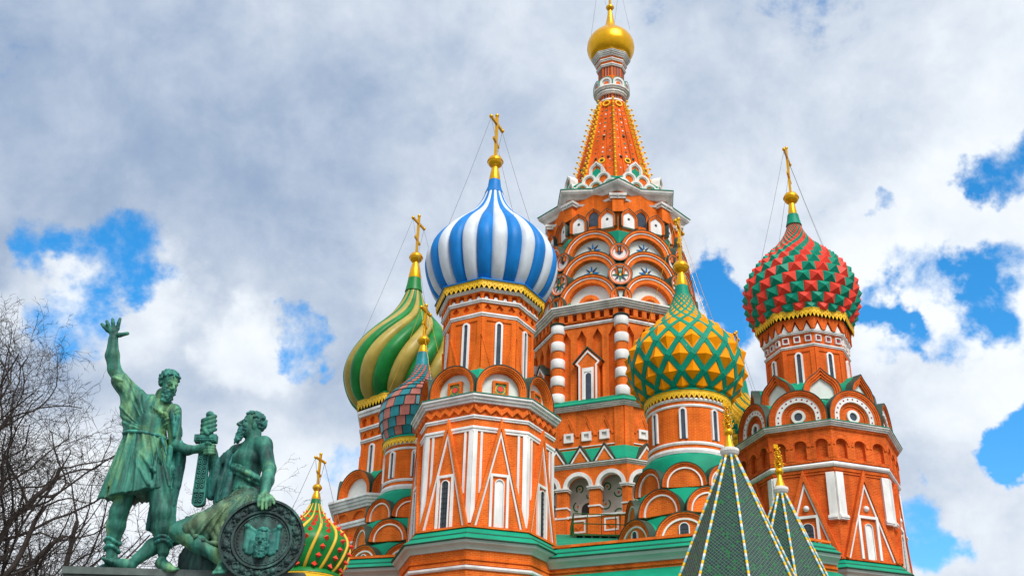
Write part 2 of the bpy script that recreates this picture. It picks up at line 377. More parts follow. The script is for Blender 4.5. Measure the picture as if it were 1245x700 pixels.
def onion(zb, ze, zn, rr, rn=None, rb=None):
    """(radius, z) points of an onion dome: base zb, widest at ze, neck zn"""
    r = []
    for (x, h) in ONION:
        if rb is not None and h < 0: x = 1 - (1 - x) * (1 - rb / rr) / 0.24
        if rn is not None and x < 0.5 and h > 0: x = rn / rr + (x - 0.13) * (0.5 - rn / rr) / 0.37
        r.append((x * rr, ze + h * ((ze - zb) if h < 0 else (zn - ze))))
    return r
def dome_lobed(prof, nl, twist, mats, puff=0.075, phase=0.0, parent=None, name='dome', per=8, nz=44):
    """convex stripes in two colours; twist: angle (rad) as a function of 0..1 up the dome"""
    P, _ = catmull(prof, nz); n = nl * per; mb = MB(); rmax = P[:, 0].max()
    vs = []
    for i, (r, z) in enumerate(P):
        tw = twist(i / nz)
        amp = puff * min(1, r / rmax * 1.6)
        for k in range(n):
            t = (k % per) / per; b = math.sqrt(max(0, 1 - (2 * t - 1) ** 2))
            a = phase + 2 * math.pi * k / n + tw; q = r * (1 - amp + amp * b)
            vs.append((q * math.sin(a), -q * math.cos(a), z))
    for par in (0, 1):
        fs = [(i * n + k, i * n + (k + 1) % n, (i + 1) * n + (k + 1) % n, (i + 1) * n + k) for i in range(nz) for k in range(n) if (k // per) % 2 == par]
        mb.add(vs, fs, par, True)
    return mb.build(name, mats, parent)
def dome_rows(prof, ncol, kfac, phase=0.0, lean=0.5, maxrow=40):
    """rows of cells up a dome, each as tall as kfac times its width: list of (r, z, normal_r, normal_z), angle step"""
    P, Ltot = catmull(prof, 900); ds = Ltot / 900; d = 2 * math.pi / ncol; rows = [0]; i = 0
    while True:
        h = kfac * P[i, 0] * d; j = i + max(2, int(round(h / ds)))
        if j >= 900 or len(rows) > maxrow: rows.append(900); break
        rows.append(j); i = j
    res = []
    for j in rows:
        a = P[max(j - 6, 0)]; b = P[min(j + 6, 900)]; t = (b - a); t /= np.hypot(*t)
        res.append((P[j, 0], P[j, 1], t[1], -t[0]))
    return res, d
def rz(r, z, a): return Vector((r * math.sin(a), -r * math.cos(a), z))
def dome_pyramids(prof, ncol, kfac, mats, height=0.30, phase=0.0, parent=None, shift=0.5, pick=None):
    rows, d = dome_rows(prof, ncol, kfac); mb = MB()
    for j in range(len(rows) - 1):
        r0, z0, a0, b0 = rows[j]; r1, z1, a1, b1 = rows[j + 1]
        for i in range(ncol):
            th = phase + (i + shift * j) * d
            q = [rz(r0, z0, th), rz(r0, z0, th + d), rz(r1, z1, th + d + d * shift * 0.0), rz(r1, z1, th)]
            n = rz((a0 + a1) / 2, (b0 + b1) / 2, th + d / 2); c = sum(q, Vector()) / 4 + n * height * r0 * d
            m = (i % 2) if pick is None else pick(i, j)
            mb.add(q + [c], [(0, 1, 4), (1, 2, 4), (2, 3, 4), (3, 0, 4)], m)
    return mb.build('dome', mats, parent)
def dome_scales(prof, ncol, kfac, mats, phase=0.0, parent=None, shift=0.55):
    rows, d = dome_rows(prof, ncol, kfac); mb = MB()
    for j in range(len(rows) - 1):
        r0, z0, a0, b0 = rows[j]; r1, z1, a1, b1 = rows[j + 1]; e = 0.10 * r0 * d
        for i in range(ncol):
            th = phase + (i + shift * j) * d; g = d * 0.055
            L_, U = [], []
            for (aa) in (th + g, th + d - g):
                L_.append(rz(r0 + a0 * e, z0 + b0 * e, aa)); U.append(rz(r1 - a1 * 0.01, z1 - b1 * 0.01, aa))
            Lb = [rz(r0 - 0.02, z0, th + g), rz(r0 - 0.02, z0, th + d - g)]; Ub = [rz(r1 - 0.03, z1, th + g), rz(r1 - 0.03, z1, th + d - g)]
            mb.add([L_[0], L_[1], U[1], U[0], Lb[0], Lb[1], Ub[1], Ub[0]], [(0, 1, 2, 3), (4, 5, 1, 0), (1, 5, 6, 2), (4, 0, 3, 7)], i % 2)
    P, _ = catmull(prof, 30); loft(mb, [(r - 0.05, z) for r, z in P], 32, 0, 2, False, False, True)
    return mb.build('dome', mats, parent)
def dome_lattice(prof, ncol, kfac, mats, phase=0.0, parent=None, wide=0.11):
    """diamond pyramids between crossing raised bands"""
    rows, d = dome_rows(prof, ncol, kfac, maxrow=60); mb = MB(); n = len(rows)
    def node(j, i): r, z, a, b = rows[j]; return rz(r, z, phase + (i + 0.5 * (j % 2)) * d)
    for j in range(1, n - 1):
        for i in range(ncol):
            r, z, a, b = rows[j]; th = phase + (i + 0.5 + 0.5 * (j % 2)) * d
            lo = rz(rows[j - 1][0], rows[j - 1][1], th); up = rz(rows[j + 1][0], rows[j + 1][1], th)
            q = [rz(r, z, th - d / 2), lo, rz(r, z, th + d / 2), up]; c = rz(r, z, th) + rz(a, b, th) * 0.27 * r * d * (0.75 if r > 1 else .5)
            m0 = sum(q, Vector()) / 4; q = [v + (m0 - v) * .23 + rz(a, b, th) * .02 for v in q]
            mb.add(q + [c], [(0, 1, 4), (1, 2, 4), (2, 3, 4), (3, 0, 4)], 0)
    P, _ = catmull(prof, 30); loft(mb, [(r - 0.02, z) for r, z in P], 48, 0, 0, False, False, True)
    o = mb.build('dome', mats[0], parent)
    b2 = MB()
    for i in range(ncol):
        for s in (-1, 1):
            vs = []
            for j in range(n):
                r0, z0, a0, c0 = rows[j]; th0 = phase + (i + .5 * s * j) * d; p0 = rz(r0, z0, th0); n0 = rz(a0, c0, th0)
                q = []
                for jj in (max(j - 1, 0), min(j + 1, n - 1)): q.append(rz(rows[jj][0], rows[jj][1], phase + (i + .5 * s * jj) * d))
                tdir = (q[1] - q[0]).normalized(); w0 = wide * min(1, 0.24 + 0.76 * r0 / 2.9); x0 = tdir.cross(n0).normalized() * w0; k0 = n0 * (.07 + .008 * s) * min(1, .4 + .6 * r0 / 2.9)
                vs += [p0 - x0 - n0 * .05, p0 - x0 * .75 + k0, p0 + x0 * .75 + k0, p0 + x0 - n0 * .05]
            b2.add(vs, [(4 * j + k, 4 * j + k + 1, 4 * j + k + 5, 4 * j + k + 4) for j in range(n - 1) for k in range(3)], 0)
    for j in range(0):
        for i in range(ncol):
            for s in (-1, 1):
                th0 = phase + (i + 0.5 * (j % 2)) * d; th1 = th0 + s * d / 2
                r0, z0, a0, c0 = rows[j]; r1, z1, a1, c1 = rows[j + 1]
                w0 = wide * min(1, 0.28 + 0.72 * r0 / 2.9); w1 = wide * min(1, 0.28 + 0.72 * r1 / 2.9); h = 0.075
                p0 = rz(r0, z0, th0); p1 = rz(r1, z1, th1); n0 = rz(a0, c0, th0); n1 = rz(a1, c1, th1)
                tdir = (p1 - p0).normalized(); x0 = tdir.cross(n0).normalized() * w0; x1 = tdir.cross(n1).normalized() * w1
                hh = h + 0.006 * s; k0 = n0 * hh; k1 = n1 * hh; e0 = -tdir * w0 * 0.4
                vs = [p0 - x0 + e0, p0 + x0 + e0, p0 - x0 * .8 + k0 + e0, p0 + x0 * .8 + k0 + e0, p1 - x1, p1 + x1, p1 - x1 * .8 + k1, p1 + x1 * .8 + k1]
                b2.add(vs, [(2, 3, 7, 6), (0, 2, 6, 4), (3, 1, 5, 7)], 0)
    g = b2.build('lattice_band', mats[1], o)
    return o
def finial(parent, zn, zc, zball, rball, ztop, rn, rc0, rc1, neckmat, neck=None, yaw=0.0, wires=None, cross=1.0):
    """neck, gilded cone, ball and three-barred cross; zn neck bottom, zc cone bottom"""
    mb = MB()
    if neck: loft(mb, [(neck, zn - 0.02), (rn * 1.15, zn + (zc - zn) * 0.5), (rn, zc)], 20, 0, 0, True, True, True); mb.build('neck', neckmat, parent)
    mb = MB(); loft(mb, [(rc0, zc + 0.003), (rc0 * 1.02, zc + 0.06), (rc0 * 0.78, zc + (zball - zc) * 0.45), (rc1, zball - rball * 0.8)], 20, 0, 0, True, True, True)
    mb.build('gilded_cone', GO, parent)
    mb = MB(); sphere(mb, (0, 0, zball), rball, 0, 24, 14, 0.93); ring_solid(mb, [(rball * 0.9, zball - 0.03), (rball * 1.06, zball - 0.03), (rball * 1.06, zball + 0.03), (rball * 0.9, zball + 0.03)], 24)
    mb.build('gilded_ball', GO, parent)
    zb = zball + rball * 0.88; H = ztop - zb
    if H > 0.4:
        fr = Fr((0, 0, zb), yaw); t = 0.068 * cross; mb = MB()
        box(mb, fr, -t, t, -0.05, H, -t, t, 0)
        aw = H * 0.28
        box(mb, fr, -aw, aw, H * 0.775, H * 0.775 + 2 * t, -t * 0.9, t * 0.9, 0)
        for sx in (-1, 1): sphere(mb, fr.P(sx * aw, H * 0.775 + t, 0), t * 1.7, 0, 8, 6)
        sphere(mb, fr.P(0, H, 0), t * 1.7, 0, 8, 6)
        prism(mb, fr, [(-aw * 0.45, H * 0.36), (aw * 0.45, H * 0.26), (aw * 0.45, H * 0.26 + 1.8 * t), (-aw * 0.45, H * 0.36 + 1.8 * t)], -t * 0.9, t * 0.9, 0)
        mb.build('cross', GO, parent)
        if wires:
            for sx in (-1, 1):
                for sb in (-1, 1):
                    a = fr.P(sx * aw, H * 0.775, 0); th = yaw + sx * R(90 - 50 * sb) * 1.0
                    rw = wires[0] if isinstance(wires[0], (int, float)) else float(np.interp(wires[1], [q[1] for q in wires[0]], [q[0] for q in wires[0]])) * .995
                    b = rz(rw, wires[1], th); mb = MB()
                    m = (a + b) / 2 + Vector((0, 0, -0.12)); tube(mb, [a, m, b], 0.010, 4, 0)
                    mb.build('guy_wire', wires[2] if len(wires) > 2 else WIRE, parent)

def arch_gable(parent, fr, r, steps, c_front, depth, stilt=0.0, keel=0.0, roof=GR, panel=None, edge=DG, n=18, name='arch_gable'):
    """a kokoshnik: nested arches; steps = [(fraction_outer, fraction_inner, c, material index)], roof runs back by depth"""
    mb = MB(); mats = [BR, WH, PAN, edge, roof, RED2, BRR]
    for (fo, fi, c, mi) in steps:
        arch_ring(mb, fr, 0, 0, r * fi, r * fo, -0.3, c, mi, n, keel * fo, stilt)
    arch_ring(mb, fr, 0, 0, r * 1.0, r * 1.0 + 0.035, -0.3, c_front + 0.03, 3, n, keel, stilt)
    arch_ring(mb, fr, 0, 0, r * 0.97, r + 0.03, -depth, -0.302, 4, n, keel, stilt)
    fi = steps[-1][1]
    if panel is not None:
        mi, c = panel; prism(mb, fr, arch_pts(0, 0, r * fi + 0.02, n, keel * fi, stilt), c - 0.3, c, mi)
    return mb.build(name, mats, parent)
def slit_window(parent, fr, a, b0, b1, w, fw, c, glass=True, lattice=0):
    """tall round-headed window: white frame and dark pane (or a blind white panel)"""
    mb = MB(); st = b1 - b0 - w
    arch_ring(mb, fr, a, b0, w, w + fw, c - 0.05, c + 0.07, 0, 12, 0, st)
    o = mb.build('window', WH, parent)
    mb = MB(); prism(mb, fr, arch_pts(a, b0, w + 0.01, 12, 0, st), c - 0.05, c + 0.012, 0); mb.build('pane' if glass else 'blind_panel', GLS if glass else WH, o)
    if lattice:
        mb = MB(); k = 0
        for i in range(1, lattice): z = b0 + (b1 - b0 - w * 0.5) * i / lattice; box(mb, fr, a - w * 0.95, a + w * 0.95, z - 0.012, z + 0.012, c + 0.013, c + 0.035)
        for x in (-w / 3, w / 3): box(mb, fr, a + x - 0.012, a + x + 0.012, b0, b1 - w * 0.25, c + 0.013, c + 0.037)
        mb.build('lattice', IRON, o)
    return o
def valance(parent, ap_or_r, z0, z1, ph=None, n=48, tooth=0.0, seg=8):
    """yellow pierced metal frieze with hanging teeth; ph given: eight-sided"""
    mb = MB()
    if ph is not None:
        ap = ap_or_r * C8; hw = ap_or_r * math.sin(math.pi / 8)
        for a in [ph + math.pi / 8 + k * math.pi / 4 for k in range(8)]:
            fr = face_fr(a, ap)
            lip = z1 - (z1 - z0) * 0.14
            m = int(round(2 * hw / 0.24)); w = 2 * hw / m
            pts = [(-hw, lip)]
            for i in range(m):
                x = -hw + i * w; pts += [(x, z0 + (z1 - z0) * 0.45), (x + w * 0.2, z0 + (z1 - z0) * 0.30), (x + w * 0.5, z0), (x + w * 0.8, z0 + (z1 - z0) * 0.30)]
            pts += [(hw, z0 + (z1 - z0) * 0.45), (hw, lip)]
            prism(mb, fr, pts, -0.03, 0.0, 0)
            box(mb, fr, -hw, hw, lip + 0.002, z1, -0.05, 0.02, 0)
            for i in range(m):   # pierced holes seen as small dark bosses
                disc_ring(mb, fr, -hw + (i + 0.5) * w, z0 + (z1 - z0) * 0.48, 0.028, 0.05, 0.001, 0.014, 0, 8)
                box(mb, fr, -hw + (i + 0.5) * w - 0.018, -hw + (i + 0.5) * w + 0.018, z0 + (z1 - z0) * 0.48 - 0.018, z0 + (z1 - z0) * 0.48 + 0.018, 0.001, 0.006, 1)
                box(mb, fr, -hw + (i + 0.0) * w + 0.01, -hw + i * w + 0.045, z0 + (z1 - z0) * 0.66, z0 + (z1 - z0) * 0.75, 0.001, 0.006, 1)
    else:
        r = ap_or_r; m = int(round(2 * math.pi * r / 0.24))
        for i in range(m):
            a0 = 2 * math.pi * i / m; fr = face_fr(a0, r); w = 2 * math.pi * r / m; h = z1 - z0
            prism(mb, fr, [(-w / 2, z0 + h * .86), (-w / 2, z0 + h * .45), (-w * .3, z0 + h * .3), (0, z0), (w * .3, z0 + h * .3), (w / 2, z0 + h * .45), (w / 2, z0 + h * .86)], -0.04, 0, 0)
            disc_ring(mb, fr, 0, z0 + h * 0.48, 0.03, 0.055, 0.001, 0.014, 0, 8)
            box(mb, fr, -0.02, 0.02, z0 + h * .46, z0 + h * .5, 0.001, 0.006, 1)
        ring_solid(mb, [(r - 0.06, z0 + (z1 - z0) * .862), (r + 0.02, z0 + (z1 - z0) * .862), (r + 0.02, z1), (r - 0.06, z1)], 48, 0, 0)
    return mb.build('gilded_valance', [YE, RED2], parent)
def arcature(mb, fr, hw, z0, z1, c0, c1, n, wfrac=0.62, mi=0, hfrac=0.85):
    """plate with n round-headed niches cut up from its lower edge"""
    w = 2 * hw / n
    for i in range(n):
        x0 = -hw + i * w; cx = x0 + w / 2; r = w * wfrac / 2; top = z0 + (z1 - z0) * hfrac
        pts = [(x0, z0), (cx - r, z0)] + list(reversed(arch_pts(cx, top - r, r, 10)))[0:] + [(cx + r, z0), (x0 + w, z0), (x0 + w, z1), (x0, z1)]
        prism(mb, fr, pts, c0, c1, mi)
def diamond_plate(mb, fr, hw, z0, z1, c0, c1, n, fw=0.62, fh=0.8, mi=0):
    w = 2 * hw / n; h = z1 - z0; m = (z0 + z1) / 2
    for i in range(n):
        x0 = -hw + i * w; cx = x0 + w / 2; a = w * fw / 2; b = h * fh / 2
        prism(mb, fr, [(x0, z0), (cx, z0), (cx, m - b), (cx - a, m), (cx, m + b), (cx, z1), (x0, z1)], c0, c1, mi)
        prism(mb, fr, [(cx, z0), (x0 + w, z0), (x0 + w, z1), (cx, z1), (cx, m + b), (cx + a, m), (cx, m - b)], c0, c1, mi)
def peak_plate(mb, fr, hw, z0, z1, c0, c1, n, wf=0.6, zt=0.85, mi=0, zs=0.35):
    """plate with n pointed niches open at the bottom"""
    w = 2 * hw / n; h = z1 - z0
    for i in range(n):
        x0 = -hw + i * w; cx = x0 + w / 2; a = w * wf / 2
        prism(mb, fr, [(x0, z0), (cx - a, z0), (cx - a, z0 + h * zs), (cx, z0 + h * zt), (cx + a, z0 + h * zs), (cx + a, z0), (x0 + w, z0), (x0 + w, z1), (x0, z1)], c0, c1, mi)

def round_chapel(root, ph, zt, R1, mat_drum, dome_fn, kz, kr, drum_r, zd, zwin, zval, dome_pts, fin, windows=True):
    """small chapel: three tiers of arched gables stepping in to a round drum with an onion dome"""
    # body and green tier roofs
    mb = MB(); loft(mb, [(kr[0][0] / C8, 0), (kr[0][0] / C8, kz[0][0])], 8, ph, 0); mb.build('wall', BR, root)
    mb = MB(); loft(mb, [(kr[0][0] - 0.22, kz[0][0]), (kr[0][0] - 0.26, kz[1][0] - 0.2), (kr[1][0] - 0.2, kz[1][0] + 0.02), (kr[1][0] - 0.24, kz[2][0] - 0.1), (kr[2][0] - 0.18, kz[2][0] + 0.02), (kr[2][0] - 0.22, kz[2][0] + 0.6), (drum_r + 0.38, zd[0] - 0.28), (drum_r + 0.06, zd[0])], 16, ph, 0, True, True, True)
    mb.build('tiered_roof', GR, root)
    for t in range(3):
        ap, r = kr[t]; z0, st = kz[t]
        for k in range(8):
            a = ph + math.pi / 8 * (1 if t % 2 == 0 else 0) + k * math.pi / 4; a = (a + math.pi) % (2 * math.pi) - math.pi
            if abs(math.degrees(a)) > 105: continue
            fr = face_fr(a, ap, z0)
            g = arch_gable(root, fr, r, [(1, .94, .10, 0), (.94, .87, .06, 6), (.87, .80, .03, 0), (.80, .74, .035, 1)], .10, 1.3 if t < 2 else 1.0, st, panel=(0, -0.04))
            if t == 0: slit_window(root, fr, 0, 0.10, r * 0.62 + st, r * 0.15, 0.04, -0.03, True, 5)
    mb = MB(); loft(mb, [(drum_r, zd[0] - 0.1), (drum_r, zd[1])], 48, 0, 0, True, True, True); mb.build('drum', mat_drum, root)
    mb = MB()
    for (a, b, p) in ((zd[0], zd[0] + 0.24, 0.10), (zd[0] + 0.42, zd[0] + 0.56, 0.07), (zwin[1] + 0.12, zwin[1] + 0.24, 0.06), (zwin[1] + 0.40, zwin[1] + 0.54, 0.10)):
        ring_solid(mb, [(drum_r - 0.05, a), (drum_r + p * 0.6, a + 0.001), (drum_r + p, (a + b) / 2), (drum_r + p * .8, b), (drum_r - 0.05, b)], 48, 0, 0, False)
    mb.build('white_moulding', WH, root)
    for k in range(8):
        a = ph + math.pi / 8 + k * math.pi / 4; a = (a + math.pi) % (2 * math.pi) - math.pi
        if abs(math.degrees(a)) < 105: slit_window(root, face_fr(a, drum_r - 0.02), 0, zwin[0], zwin[1], 0.10, 0.085, 0.035, True, 0)
    valance(root, drum_r + 0.16, zval[0], zval[1])
    mb = MB(); loft(mb, [(drum_r + 0.22, zval[1] + 0.003), (drum_r + 0.2, zval[1] + 0.06), (drum_r * 0.9, zval[1] + 0.30)], 48, 0, 0, True, True, True); mb.build('dome_collar', TG if dome_fn != 'spike' else DGN, root)
# ------------------------------------------------------------------ ground
mb = MB(); s = 3000
mb.add([(-s, -s, 0), (s, -s, 0), (s, s, 0), (-s, s, 0)], [(0, 1, 2, 3)], 0)
GRD = brick('cobbles', (0.22, 0.215, 0.20), (0.18, 0.175, 0.165), (0.14, 0.14, 0.13), 0.25, 0.15, 0.02)
struct(mb.build('ground', GRD))

def facets(ap_top): pass

# ------------------------------------------------------------------ tower with the blue and white dome
def blue_tower():
    T = thing('chapel_tower', 'octagonal orange brick tower under the big blue and white striped onion dome', 'church tower', (-1.05, 50, 0), 'chapel towers of the cathedral')
    ph = R(-8); RW = 3.15; ap = RW * C8; hw = RW * math.sin(math.pi / 8)
    mb = MB(); loft(mb, [(3.55, 0), (3.55, 13.74)], 8, ph); mb.build('base_wall', BR, T)
    mb = MB()
    for (z, h, p) in ((13.28, .07, .06), (13.10, .10, .04)): ring_solid(mb, [(3.4, z), (3.55 + p, z), (3.55 + p, z + h), (3.4, z + h)], 8, ph, 0)
    mb.build('brick_course', BR, T)
    mb = MB(); ring_solid(mb, [(3.4, 12.88), (3.62, 12.9), (3.66, 12.96), (3.66, 13.04), (3.4, 13.06)], 8, ph); mb.build('white_string_course', WH, T)
    mb = MB(); ring_solid(mb, [(3.3, 13.70), (3.62, 13.705), (3.66, 13.78), (3.74, 13.86), (3.86, 13.93), (3.90, 14.04), (3.3, 14.05)], 8, ph); mb.build('ledge_cornice', LG, T)
    mb = MB(); loft(mb, [(3.97, 14.055), (3.97, 14.10), (3.62, 14.36), (3.62, 14.41), (3.32, 14.66), (3.1, 14.67)], 8, ph, 0)
    for r_, z_ in ((3.655, 14.345), (3.99, 14.058)): ring_solid(mb, [(r_ - .1, z_), (r_, z_), (r_, z_ + .03), (r_ - .1, z_ + .03)], 8, ph, 1)
    mb.build('ledge_roof', [GR, DG], T)
    mb = MB(); ring_solid(mb, [(3.0, 14.675), (3.40, 14.675), (3.40, 14.76), (3.0, 14.79)], 8, ph); mb.build('brick_sill', BR, T)
    mb = MB(); loft(mb, [(RW, 13.9), (RW, 20.5)], 8, ph); mb.build('wall', BR, T)
    # white bands, zigzag, cornice
    mb = MB()
    for z0, z1, p in ((18.93, 19.16, .10), (19.50, 19.66, .11)): ring_solid(mb, moulding(RW, z0, z1, p, 2), 8, ph)
    mb.build('white_band', WH, T)
    mb = MB(); ring_solid(mb, moulding(RW, 20.22, 20.58, 0.36, 3), 8, ph); mb.build('cornice', WH, T)
    mb = MB(); ring_solid(mb, [(3.2, 20.583), (RW + .39, 20.583), (RW + .39, 20.61), (2.9, 20.66)], 8, ph); mb.build('cornice_flashing', GR, T)
    mb = MB()
    for a in faces(ph):
        fr = face_fr(a, ap); n = 10; pts = []
        for i in range(n + 1):
            x = -hw + 2 * hw * i / n; pts.append((x, 19.80 if i % 2 else 20.02))
        band(mb, fr, pts, 0.10, -0.05, 0.13); band(mb, fr, [(x, y + 0.12) for x, y in pts], 0.09, -0.05, 0.075)
    mb.build('zigzag_frieze', BR, T)
    for k, a in enumerate(faces(ph)):
        fr = face_fr(a, ap)
        # white pilasters either side of the corner, behind the gable
        for sx in (-1, 1):
            e = sx * hw
            for (x0, x1, zb, c) in ((0.0, 0.19, 14.9, .055), (0.33, 0.43, 16.2, .04)):
                mb = MB(); xs = sorted((e - sx * x0 * .985, e - sx * x1)); box(mb, fr, xs[0], xs[1], zb, 18.96, -0.03, c); mb.build('pilaster', WH, T)
        mb = MB(); zb, za = 14.70, 19.72; h2 = hw * 1.0
        band(mb, fr, [(-h2 + .07, zb), (0, za - .36), (h2 - .07, zb)], 0.15, -0.05, 0.20, 0)
        prism(mb, fr, [(-h2 + .12, zb), (h2 - .12, zb), (0, za - .6)], -0.05, 0.085, 0)
        band(mb, fr, [(-h2 + .215, zb + 0.02), (0, za - .86), (h2 - .215, zb + 0.02)], 0.085, -0.02, 0.15, 1)
        g = mb.build('tall_gable', [BR, WH], T)
        glass = k != 0
        mb = MB(); band(mb, fr, [(-.36, 14.78), (-.36, 17.02), (.36, 17.02), (.36, 14.78)], 0.11, 0.05, 0.17, 1)
        box(mb, fr, -.30, .30, 14.76, 16.96, .05, .125, 0) if False else None
        f2 = mb.build('window_surround', [BR, WH], T)
        slit_window(T, fr, 0, 14.78, 16.82, 0.175, 0.035, 0.10, glass, 9 if glass else 0)
    # arched gables on the cornice
    loftb = MB(); loft(loftb, [(2.68, 20.5), (2.5, 21.7), (2.16, 22.35)], 8, ph); loftb.build('gable_roof', GR, T)
    for a in faces(ph):
        fr = face_fr(a, 3.02 * C8, 20.63)
        g = arch_gable(T, fr, 1.145, [(1, .93, .14, 0), (.93, .87, .10, 0), (.87, .80, .05, 0), (.80, .755, .01, 0)], .14, 1.0, .38, panel=(2, -.22))
        mb = MB(); s = .36
        for (o, c, mi) in ((s, -.06, 0), (s - .08, -.10, 1), (s - .13, -.085, 2)): pass
        strip2d(mb, fr, [(-s, .12), (s, .12), (s, .12 + 2 * s), (-s, .12 + 2 * s)], [(-s + .11, .23), (s - .11, .23), (s - .11, .01 + 2 * s), (-s + .11, .01 + 2 * s)], -.24, -.05, 0, True)
        box(mb, fr, -s + .10, s - .10, .22, .02 + 2 * s, -.24, -.14, 1)
        disc_ring(mb, fr, 0, .12 + s, 0, .13, -.139, -.10, 2, 12)
        q = s - .13
        for sx in (-1, 1):
            for sy in (-1, 1):
                prism(mb, fr, [(sx * q, .12 + s + sy * q), (sx * q, .12 + s + sy * q * .45), (sx * q * .45, .12 + s + sy * q)][::(1 if sx * sy > 0 else -1)], -.139, -.12, 3)
        disc_ring(mb, fr, 0, .12 + s, .15, .19, -.139, -.115, 3, 12)
        mb.build('tile_panel', [BR, YE, RD, TG], g)
    # drum
    D = 2.12; apd = D * C8; hd = D * math.sin(math.pi / 8)
    mb = MB(); loft(mb, [(D, 20.6), (D, 26.2)], 8, ph); mb.build('drum', PL, T)
    mb = MB()
    for z0, z1, r, p in ((24.93, 25.10, D, .13), (25.58, 25.74, D + .12, .14), (26.10, 26.24, D + .22, .18)): ring_solid(mb, moulding(r, z0, z1, p, 2), 8, ph)
    mb.build('drum_moulding', WH, T)
    mb = MB(); dots = MB(); rec = MB()
    for a in faces(ph):
        fr = face_fr(a, apd)
        diamond_plate(mb, fr, hd + .05, 25.08, 25.6, 0.0, 0.11, 3)
        arcature(mb, fr, hd + .09, 25.72, 26.12, 0.0, 0.22, 4, .62)
        for i in range(4):
            x = -hd - .09 + (i + .5) * (2 * hd + .18) / 4; prism(dots, fr, arch_pts(x, 25.745, 0.085, 8, 0, 0.05), 0.02, .18, 0)
        for sx in (-1, 1):   # raised corner strips framing each face
            box(mb, fr, sx * (hd - .11) - .11, sx * (hd - .11) + .11, 22.2, 24.9, -.02, .05)
        box(mb, fr, -hd + .215, hd - .215, 24.72, 24.9, -.02, .048)
        slit_window(T, fr, 0, 22.3, 24.62, 0.10, 0.085, 0.02, True)
    mb.build('brick_frieze', PL, T); dots.build('white_inlay', WH, T)
    for k in range(8):
        a = ph + k * math.pi / 4; a = (a + math.pi) % (2 * math.pi) - math.pi
        if abs(math.degrees(a)) > 112: continue
        mb = MB()
        for s in (-1, 1):
            fr = face_fr(a + s * math.pi / 8, apd); e = -s * hd
            pts = [(e, 22.0), (e, 23.95), (e + s * .55, 22.0)]
            prism(mb, fr, pts if s < 0 else pts[::-1], -.02, .085)
            band(mb, fr, [(e, 24.0), (e + s * .60, 22.0)][::s], .07, -.02, .11)
        mb.build('corner_gablet', PL, T)
    valance(T, 2.66, 26.12, 26.58, ph)
    mb = MB(); loft(mb, [(2.74, 26.585), (2.74, 26.63), (2.2, 26.95)], 8, ph); mb.build('eave_roof', BL, T)
    prof = onion(26.55, 28.80, 32.95, 3.28, .44, 2.35)
    dome_lobed(prof, 26, lambda t: 0.0, [WP, BL], .075, R(1.0), T)
    finial(T, 32.88, 33.66, 34.84, .40, 37.75, .30, .29, .16, BL, .49, R(66), (prof, 30.4))
    return T
blue_tower()

